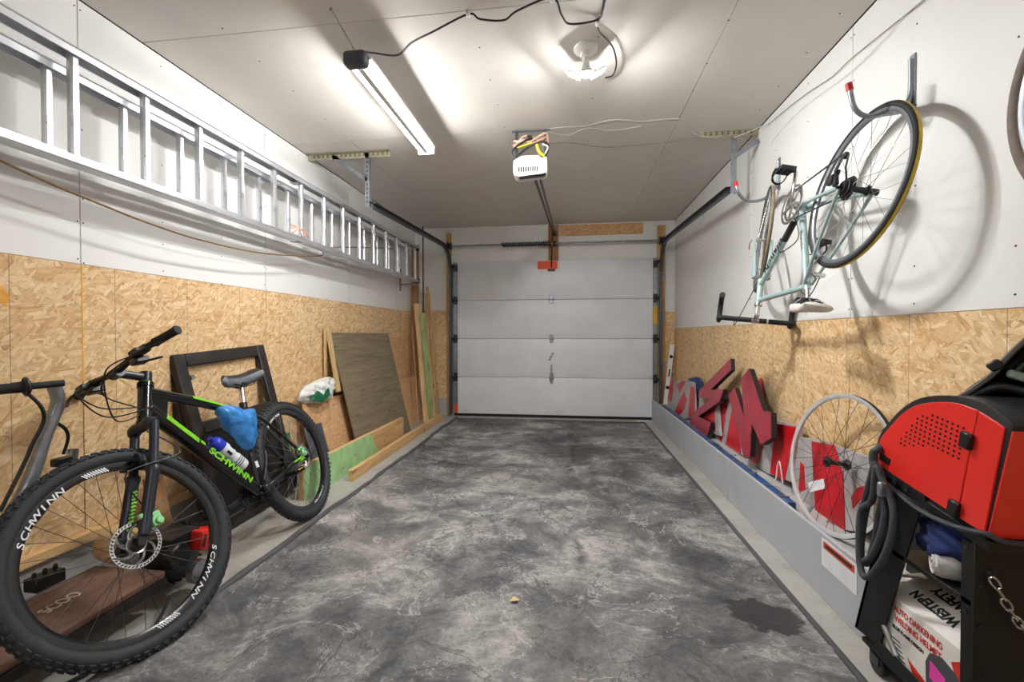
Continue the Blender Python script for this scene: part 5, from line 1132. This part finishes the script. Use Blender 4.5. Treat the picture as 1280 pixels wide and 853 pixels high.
face_board('red and grey sign piece behind the crimson zigzag letter', [(872, 528), (876, 486), (895, 482), (900, 545), (885, 540)], [[(880, 532), (882, 490), (893, 486), (895, 540)]], 1.22, .02)
face_board('red and grey striped sign piece between the two crimson letters', [(891, 550), (900, 498), (925, 499), (929, 570), (910, 562)], [[(897, 546), (902, 500), (911, 499.5), (903, 553)], [(908, 556), (917, 506), (924, 504), (927, 568)]], 1.255, .02)
face_board('grey sign piece with a broad red bar standing beside the bare wheel', [(936, 577), (950, 523), (967, 525), (998, 533), (990, 603), (960, 592)], [[(964, 592), (971, 530), (996, 534), (982, 602)], [(938, 575), (945, 540), (952, 548), (955, 560), (948, 582)]], 1.255)
face_board('large red and grey sign piece standing behind the bare bicycle wheel', [(990, 615), (1000, 546), (1026, 551), (1096, 576), (1092, 668), (1058, 663)], [[(1021, 641), (1016, 552), (1045, 557), (1055, 592), (1058, 664), (1040, 654)], [(1000, 615), (1002, 578), (1006, 582), (1008, 612)], [(1066, 622), (1074, 610), (1092, 606), (1092, 620), (1078, 624), (1068, 636)]], 1.255)
dp = MB().bb((0, 0, 0), (.03, .06, .26)).build('dark_offcut', 'sign_black', bevel=.002, M=Matrix.Translation((1.27, 1.80, .226)) @ Matrix.Rotation(.12, 4, 'Y')); tag(dp, 'dark offcut standing on the ledge behind the welding cable', 'lumber')
rp = slab('red_backing', 'faded red backing strip leaning on the wall behind the jagged N letter', 'sign panel', onX(952, 478, 1.345), onX(966, 470, 1.345), V((1.31, onX(952, 478, 1.345).y, .23)), .006, 'sign_red')
# blue cloth bundle far end
bl = blob('cloth_bundle', 'fabric_denim', 'dark blue cloth bundle tucked among the sign pieces on the ledge', 'cloth', [(860, 476), (866, 472), (874, 472), (878, 480), (876, 492), (869, 500), (864, 490)], .03, 8, V((1.315, 4.9, .6)), V((-1, 0, 0)), 12, .3)
# blue LED raceway on the ledge with white lead wires
rc = thing('led_raceway', 'blue sign raceway strip with clips and wires lying along the ledge', 'sign raceway', (1.12, 3.9, .226)); inv = Matrix.Translation((-1.12, -3.9, -.226))
for (ya, yb, x) in ((2.42, 3.6, 1.125), (3.55, 4.7, 1.13), (4.65, 5.6, 1.135)):
    MB().bb((x - .022, ya, .226), (x + .022, yb, .268)).build('raceway_section', 'sign_blue', rc, bevel=.004, M=inv)
for k in range(9): MB().box((1.125, 2.5 + k * .31 + .1 * (k % 2), .27), (.046, .012, .006)).build('clip', 'wire_grey', rc, M=inv)
ww = MB()
for k in range(9):
    y = 2.5 + k * .33; ww.tube(spline([V((1.10, y, .274)), V((1.13, y + .06, .282 + .008 * (k % 3))), V((1.15, y + .12, .276)), V((1.10, y + .2, .274))], 5), .002, n=5)
ww.build('lead_wires', 'wire_grey', rc, M=inv)
cable('lead_wire', [(1.17, 2.62, .30), (1.18, 2.68, .40), (1.19, 2.73, .37), (1.175, 2.72, .29), (1.17, 2.80, .26)], .0035, 'wire_white', 'curled white lead wire on the ledge beside the broad red sign bar')

# ------------------------------------------------------------------ welding cart with welder
XW, XE = 1.0, 1.31
def cart():
    t = thing('welding_cart', 'black steel welding cart with slanted front leg and safety chain', 'cart', (1.15, 1.42, 0)); inv = Matrix.Translation((-1.15, -1.42, 0))
    def q(u, v, X=XW): return onX(u, v, X)
    for x in (XW, XE - .006):
        p = [(x, 1.50, .66), (x, 1.375, .66), (x, 1.578, .10), (x, 1.714, .09), (x, 1.714, .10)]
        MB().prism([(x, 1.535, .655), (x, 1.41, .63), (x, 1.575, .105), (x, 1.70, .09)], (.006, 0, 0)).build('front_leg', 'cart_black', t, M=inv, bevel=.001)
        MB().prism([(x, 1.535, .655), (x, 1.52, .652), (x, 1.685, .092), (x, 1.70, .09)], (.03 if x < 1.2 else -.03, 0, 0)).build('leg_flange', 'cart_black', t, M=inv, bevel=.001)
        MB().bb((x, 1.245, .03), (x + .006, 1.275, .60)).build('rear_post', 'cart_black', t, M=inv, bevel=.001)
    MB().bb((XW, 1.238, .03), (XE, 1.244, .605)).build('back_panel', 'cart_black', t, M=inv, bevel=.001)
    MB().bb((XW - .001, 1.236, .03), (XW + .03, 1.245, .61)).build('post_angle', 'cart_black', t, M=inv, bevel=.001)
    # top tray, tilted like the welder
    MB().prism([(XW, 1.20, .60), (XW, 1.60, .665), (XW, 1.60, .69), (XW, 1.20, .625)], (XE - XW, 0, 0)).build('top_tray', 'cart_black', t, M=inv, bevel=.001)
    MB().prism([(XW, 1.245, .455), (XW, 1.52, .455), (XW, 1.52, .44), (XW, 1.245, .44)], (XE - XW, 0, 0)).build('middle_tray', 'cart_black', t, M=inv, bevel=.001)
    MB().prism([(XW, 1.245, .085), (XW, 1.66, .085), (XW, 1.66, .07), (XW, 1.245, .07)], (XE - XW, 0, 0)).bb((XW, 1.245, .085), (XW + .004, 1.60, .125)).build('bottom_tray', 'cart_black', t, M=inv, bevel=.001)
    for x in (XW + .02, XE - .03):
        c = MB(); c.cyl((x - .014, 1.60, .034), (x + .014, 1.60, .034), .034, n=20); co = c.build('caster_wheel', 'dark_steel', t, bevel=.004, M=inv)
        MB().bb((x - .02, 1.58, .035), (x - .016, 1.62, .072)).bb((x + .016, 1.58, .035), (x + .02, 1.62, .072)).bb((x - .02, 1.58, .066), (x + .02, 1.62, .072)).build('caster_fork', 'galv_dark', t, M=inv)
    for x in (XW - .02, XE + .0): MB().cyl((x, 1.20, .07), (x + .03, 1.20, .07), .07, n=24).build('rear_wheel', 'black_rubber', t, bevel=.006, M=inv)
    for z in (.585, .42, .12): MB().cyl((XW - .003, 1.26, z), (XW + .001, 1.26, z), .006, n=8).build('bolt', 'dark_steel', t, M=inv)
    for z in (.50, .40): MB().cyl((XW + .012, 1.233, z), (XW + .012, 1.237, z), .004, n=8).build('bolt', 'dark_steel', t, M=inv)
    # safety chain across the back
    a = onY(1240, 722, 1.225); b = onY(1300, 806, 1.20); n = 8; prev = None
    for k in range(n):
        p = a.lerp(b, (k + .5) / n) + V((0, 0, -.02 * math.sin(math.pi * (k + .5) / n))); d = (b - a).normalized(); u, w = perp(d); s_ = (u if k % 2 else w)
        hl = (b - a).length / n * .68
        pts = [p + d * hl * max(-1, min(1, 1.25 * math.cos(g))) + s_ * .008 * math.sin(g) for g in [2 * math.pi * m_ / 12 for m_ in range(12)]]
        MB().tube(pts, .0026, n=6, closed=True).build('chain_link', 'chrome', t, M=inv)
    MB().lathe(onY(1237, 717, 1.238), (0, -1, 0), [(0, .012), (.008, .011), (.012, .006), (.013, 0)], 14).build('chain_bolt', 'dark_steel', t, M=inv)
cart()
def welder():
    t = thing('welder', 'red welding machine with black rounded trim on the cart', 'welding machine', (1.15, 1.4, .64)); inv = Matrix.Translation((-1.15, -1.4, -.64))
    out = [(1.212, .628), (1.600, .688), (1.606, .755), (1.588, .80), (1.55, .845), (1.50, .895), (1.44, .935), (1.37, .957), (1.29, .965), (1.22, .958), (1.17, .935), (1.148, .918)]
    def smooth(poly): return [(p.x, p.y) for p in spline([(y, z, 0) for y, z in poly], 4)]
    out = out[:2] + smooth(out[2:])
    MB().prism([(XW + .004, y, z) for y, z in out], (XE - XW - .008, 0, 0)).build('trim_shell', 'black_plastic', t, bevel=.003, segs=2, M=inv, ang=25)
    sd = [(1.213, .641), (1.585, .699), (1.592, .755), (1.574, .795), (1.537, .835), (1.49, .882), (1.435, .918), (1.37, .938), (1.296, .947), (1.235, .938), (1.185, .918), (1.166, .908)]
    # side door (front) and fixed side strip (rear) split by the hinge seam
    e0, e1 = (1.290, .651), (1.236, .938)
    fr = [e0, (1.585, .699), (1.592, .755), (1.574, .795), (1.537, .835), (1.49, .882), (1.435, .918), (1.37, .938), (1.296, .947), e1]
    re = [(1.213, .640), (1.287, .651), (1.233, .937), (1.185, .918), (1.166, .908)]
    fr = fr[:2] + smooth(fr[2:]); re = re[:2] + smooth(re[2:])
    def side(name, poly, x, d): return MB().prism([(x, y, z) for y, z in poly], (d, 0, 0)).build(name, 'welder_red', t, bevel=.0015, M=inv)
    dr = side('side_door', fr, XW, .006); side('side_strip', re, XW, .006)
    MB().prism([(XW + .001, 1.207, .636), (XE - .006, 1.207, .636), (XE - .006, 1.150, .905), (XW + .001, 1.150, .905)], (0, -.005, -.001)).build('rear_panel', 'welder_red', t, bevel=.001, M=inv)
    h = MB(); fwd = V((0, .9877, .1564)); upv = V((0, -.17, .985))
    for r in range(11):
        y0 = {0: (.2, .82), 1: (.1, .9), 2: (.02, .96)}.get(r, (0, 1) if r < 8 else ((0, .16) if r == 8 else (0, .1)))
        for c in range(13):
            p = V((XW - .0004, 1.272, .886)) + fwd * (.0165 * c) - upv * (.0138 * r)
            top = .945 - (max(0, p.y - 1.36) * .42) - 1.6 * max(0, p.y - 1.42) ** 1.3
            if p.z > top - .03: continue
            low = .80 + .02 * math.sin((p.y - 1.27) / .2 * math.pi)
            if p.z < low - .012: continue
            h.cyl(p, p - V((.0008, 0, 0)), .0034, n=8)
    h.build('vent_holes', 'print_black', dr)
    for y, z in ((1.257, .858), (1.291, .672)):
        MB().box((XW - .006, y, z), (.014, .030, .042), Matrix.Rotation(.17, 3, 'X')).build('latch', 'black_plastic', t, bevel=.003, M=inv)
    MB().box((XW - .001, 1.556, .728), (.004, .045, .022), Matrix.Rotation(.17, 3, 'X')).build('slot', 'black_plastic', t, M=inv)
    # control panel, handle and sockets on the far end
    MB().prism([(XW + .02, 1.606, .70), (XW + .02, 1.612, .75), (XW + .02, 1.56, .84), (XW + .02, 1.55, .838)], (XE - XW - .04, 0, 0)).build('control_panel', 'black_gloss', t, M=inv)
    for k in range(3): MB().cyl((XW - .006, 1.46 + .045 * k, .665 + .007 * k), (XW + .004, 1.46 + .045 * k, .665 + .007 * k), .009, n=12).build('terminal', 'dark_steel', t, M=inv)
    MB().prism([(XW - .003, 1.39, .652), (XW - .003, 1.585, .683), (XW - .003, 1.585, .70), (XW - .003, 1.39, .668)], (.004, 0, 0)).build('lower_rail', 'black_plastic', t, M=inv)
welder()
def hang_cable():
    t = thing('welding_cable', 'thick dark welding cable coiled in loops on the front of the cart', 'cable', (.96, 1.58, .56)); inv = Matrix.Translation((-.96, -1.58, -.56))
    loops = [([(1094, 580), (1088, 600), (1078, 640), (1074, 680), (1078, 700), (1088, 697), (1100, 672), (1106, 640), (1100, 615), (1094, 600)], .97), ([(1096, 585), (1090, 625), (1076, 640), (1074, 690), (1078, 718), (1088, 720), (1106, 695), (1117, 655), (1114, 625), (1103, 600)], .955), ([(1100, 590), (1104, 615), (1100, 640), (1090, 690), (1082, 705), (1076, 690), (1082, 640), (1094, 610)], .985)]
    for px, X in loops:
        pts = [onX(u, v, X + .008 * math.sin(i)) for i, (u, v) in enumerate(px)]; n = len(pts); lp = []
        for i in range(n):
            p0, p1, p2, p3 = (pts[(i + k) % n] for k in (-1, 0, 1, 2))
            for j in range(5): s_ = j / 5; lp.append(.5 * ((2 * p1) + (p2 - p0) * s_ + (2 * p0 - 5 * p1 + 4 * p2 - p3) * s_ * s_ + (3 * p1 - p0 - 3 * p2 + p3) * s_ ** 3))
        MB().tube(lp, .0100, n=10, closed=True).build('cable_loop', 'grey_rubber', t, M=inv)
    MB().tube(spline([onX(1100, 600, .985), onX(1092, 580, .98), onX(1092, 566, .98), onX(1098, 562, .99), V((1.04, 1.62, .77))], 5), .0115, n=10).build('cable_lead', 'grey_rubber', t, M=inv)
    MB().box(onX(1102, 612, .95), (.02, .02, .045)).build('cable_tie', 'galv', t, bevel=.004, M=inv)
hang_cable()
cable('ground_lead', [onX(u, v, XW - .012) for u, v in ((1097, 590), (1104, 601), (1118, 613), (1138, 630), (1162, 645), (1190, 657), (1215, 664), (1235, 668))] + [V((1.05, 1.19, .63)), V((1.3, 1.19, .63))], .0065, 'grey_rubber', 'thin grey lead running along the lower edge of the red welder', k=5)
# clothes on the middle tray
def drape(name, mat, label, cat, c, size, seed, amp):
    mb = MB(); c = V(c)
    def fn(d): return 1 + amp * noise.fractal(d * 2.3 + V((seed, 0, 0)), 1, 2, 4) + amp * .5 * abs(noise.noise(d * 5 + V((0, seed, 0))))
    mb.ell(c, size, 40, 26, fn=fn)
    o = mb.build(name, mat, ang=180); tag(o, label, cat); return o
drape('work_jacket', 'cloth_blue', 'crumpled navy blue work jacket on the middle tray of the cart', 'jacket', (1.125, 1.385, .535), (.115, .125, .078), 5, .25)
def towel():
    t = thing('towel_roll', 'rolled pale grey towel on the middle tray beside the navy jacket', 'towel', (1.02, 1.29, .49)); inv = Matrix.Translation((-1.02, -1.29, -.49))
    a, b = V((1.0, 1.365, .495)), V((1.12, 1.31, .494))
    m = MB(); m.lathe(a, b - a, [(0, .004), (.02, .0), (.034, .004), (.038, .02), (.038, .12), (.03, .14), (0, .14)], 24); m.build('roll', 'towel', t, M=inv)
    sp = [a + (b - a).normalized() * -.0005 + (perp(b - a)[0] * math.cos(g) + perp(b - a)[1] * math.sin(g)) * (.032 - .0022 * g) for g in [k * .4 for k in range(30)]]
    MB().tube(sp, .003, n=5).build('rolled_edge', 'towel', t, M=inv)
towel()
# boxed welding helmet on the bottom tray
def carton():
    x0, x1, y0, y1, z0, z1 = 1.012, 1.30, 1.262, 1.575, .086, .375
    t = thing('helmet_box', 'white and red carton of welding helmet printed Western Safety on the cart', 'box', (1.15, 1.42, z0)); inv = Matrix.Translation((-1.15, -1.42, -z0))
    cz, cx = .075, .14      # chamfer: the near top edge of the carton is crushed over
    MB().prism([(x0, y0, z0), (x1, y0, z0), (x1, y0, z1), (x0 + cx, y0, z1), (x0, y0, z1 - cz)], (0, y1 - y0, 0)).build('carton', 'carton', t, bevel=.002, M=inv)
    # printing on the room-side face (read from the room): reading direction runs from far (+y) to near (-y)
    Xf = x0 - .0008
    def face(p, sz, s, m, sx=1.0, up=1): return text(s, sz, m, t, inv @ basis(V((Xf, *p)), V((0, -1, 0)) * up, V((0, 0, 1)) * up, V((-1, 0, 0))), sx=sx, bold=sz * .02)
    face((1.435, .268), .026, 'AUTO DARKENING', 'print_red', .8); face((1.435, .238), .026, 'WELDING HELMET', 'print_red', .8); face((1.47, .208), .015, 'BLUE FLAME DESIGN', 'print_black', .9)
    MB().prism([(Xf, 1.573, .088), (Xf, 1.40, .088), (Xf, 1.44, .15), (Xf, 1.573, .185)], (-.0005, 0, 0)).build('spec_panel', 'carton', t, M=inv)
    ln = MB()
    for k in range(6): ln.box((Xf - .001, 1.53 - .006 * k, .172 - .012 * k), (.0006, .06, .004))
    ln.build('fine_print', 'print_grey', t, M=inv)
    MB().prism([(Xf, 1.47, .15), (Xf, 1.40, .128), (Xf, 1.38, .088), (Xf, 1.43, .088)], (-.0006, 0, 0)).build('red_wedge', 'print_red', t, M=inv)
    MB().prism([(Xf, 1.300, .215), (Xf, 1.263, .205), (Xf, 1.263, .27), (Xf, 1.285, .272), (Xf, 1.315, .25)], (-.0006, 0, 0)).build('red_burst', 'print_red', t, M=inv)
    MB().prism([(Xf, 1.395, .088), (Xf, 1.400, .19), (Xf, 1.385, .225), (Xf, 1.345, .24), (Xf, 1.30, .228), (Xf, 1.264, .19), (Xf, 1.264, .088)], (-.0009, 0, 0)).build('helmet_picture', 'print_grey', t, M=inv)
    MB().prism([(Xf - .001, 1.385, .155), (Xf - .001, 1.335, .145), (Xf - .001, 1.332, .19), (Xf - .001, 1.383, .205)], (-.0004, 0, 0)).build('pink_lens_print', 'print_pink', t, M=inv)
    MB().prism([(Xf - .001, 1.325, .125), (Xf - .001, 1.285, .118), (Xf - .001, 1.283, .16), (Xf - .001, 1.310, .175), (Xf - .001, 1.325, .16)], (-.0004, 0, 0)).build('skull_print', 'print_black', t, M=inv)
    # lettering on the crushed slope and top, upside down as seen from the room
    d = V((cx, 0, cz)).normalized(); nn = V((-cz, 0, cx)).normalized()
    for s_, k in (('WESTERN', .34), ('SAFETY', .66)):
        ce = V((x0 + cx * k, 1.437, z1 - cz * (1 - k))) + nn * .0008
        text(s_, .040, 'print_black', t, inv @ basis(ce, V((0, 1, 0)), -d, nn), sx=.9, bold=.0015)
    fl = MB().prism([(x0 + .02, y1 - .005, z1 - .03), (x1 - .05, y1 - .005, z1 + .002), (x1 - .06, y1 - .12, z1 + .03), (x0 + .06, y1 - .10, z1 + .012)], (0, .002, .002)).build('open_flap', 'wire_grey', t, M=inv)
carton()
g_ = MB().cyl(V((.985 + .016, 1.555, .19)), V((.985 + .016, 1.50, .13)), .008, n=10).build('welding_torch_tip', 'steel'); tag(g_, 'small silver torch tip resting on the bottom tray lip of the cart', 'tool')
# welding helmet on top of the machine
def helmet():
    c = onX(1272, 462, 1.13); nrm = (CAM - c).normalized(); sx = V((0, 0, 1)).cross(nrm).normalized(); sy = nrm.cross(sx)
    M = basis(c, sx, sy, nrm); I = M.inverted()
    t = thing('welding_helmet', 'black welding helmet lying open on top of the red welder', 'helmet', M=M)
    px = [(1199, 500), (1216, 487), (1241, 468), (1256, 450), (1280, 427), (1308, 408), (1336, 412), (1346, 445), (1330, 480), (1290, 500), (1240, 504)]
    pts = [I @ onP(u, v, c, nrm) for u, v in px]; n0 = len(pts); loop = []
    for i in range(n0):
        p0, p1, p2, p3 = (pts[(i + k) % n0] for k in (-1, 0, 1, 2))
        for j in range(4): q = j / 4; loop.append(.5 * ((2 * p1) + (p2 - p0) * q + (2 * p0 - 5 * p1 + 4 * p2 - p3) * q * q + (3 * p1 - p0 - 3 * p2 + p3) * q ** 3))
    n = len(loop); cc = sum(loop, V()) / n; m = 10; dep = .15; vs = []; fs = []
    for shell in (1.0, .96):
        for j in range(m + 1):
            ph = math.pi / 2 * j / m
            for p in loop: vs.append(cc + V((0, .03 * math.sin(ph), 0)) + (p - cc) * (math.cos(ph) ** .7 * shell if j < m else .001) + V((0, 0, -dep * shell * math.sin(ph))))
    st_ = (m + 1) * n
    for s_ in range(2):
        for j in range(m):
            for i in range(n): p = s_ * st_ + j * n + i; q = s_ * st_ + j * n + (i + 1) % n; fs.append((p, q, q + n, p + n))
    for i in range(n): fs.append((i, (i + 1) % n, st_ + (i + 1) % n, st_ + i))
    MB().add(vs, fs).build('shell', 'black_plastic', t, ang=50)
    MB().tube([p + V((0, 0, .004)) for p in loop], .0065, n=6, closed=True).build('rim_edge', 'visor_edge', t)
    def l(u, v, d=0): return (I @ onP(u, v, c, nrm)) + V((0, 0, d))
    MB().tube(spline([l(1203, 501, -.01), l(1222, 491, -.02), l(1248, 484, -.025), l(1275, 489, -.02), l(1310, 494, -.015)], 6), .012, n=8, flat=.5).build('head_band', 'black_plastic', t)
    MB().tube(spline([l(1262, 476, -.05), l(1280, 455, -.06), l(1310, 440, -.05)], 6), .010, n=8, flat=.5).build('crown_strap', 'black_plastic', t)
    k = l(1272, 470, -.035); MB().box(k, (.040, .022, .018), Matrix.Rotation(-.35, 3, 'Z')).build('ratchet_knob', 'knob_glass', t, bevel=.005)
    k = l(1244, 457, .004); MB().box(k, (.030, .024, .022), Matrix.Rotation(.75, 3, 'Z')).build('buckle', 'black_plastic', t, bevel=.004)
helmet()
# small debris on the mat
q_ = onZ(643, 752, .012); le = MB().prism([q_ + V((-.02, -.01, .004)), q_ + V((.0, -.014, .008)), q_ + V((.022, .004, .004)), q_ + V((-.004, .016, .01))], (0, 0, .002)).build('dry_leaf', 'tan_plastic'); tag(le, 'small dry leaf lying on the wrinkled floor mat', 'leaf')
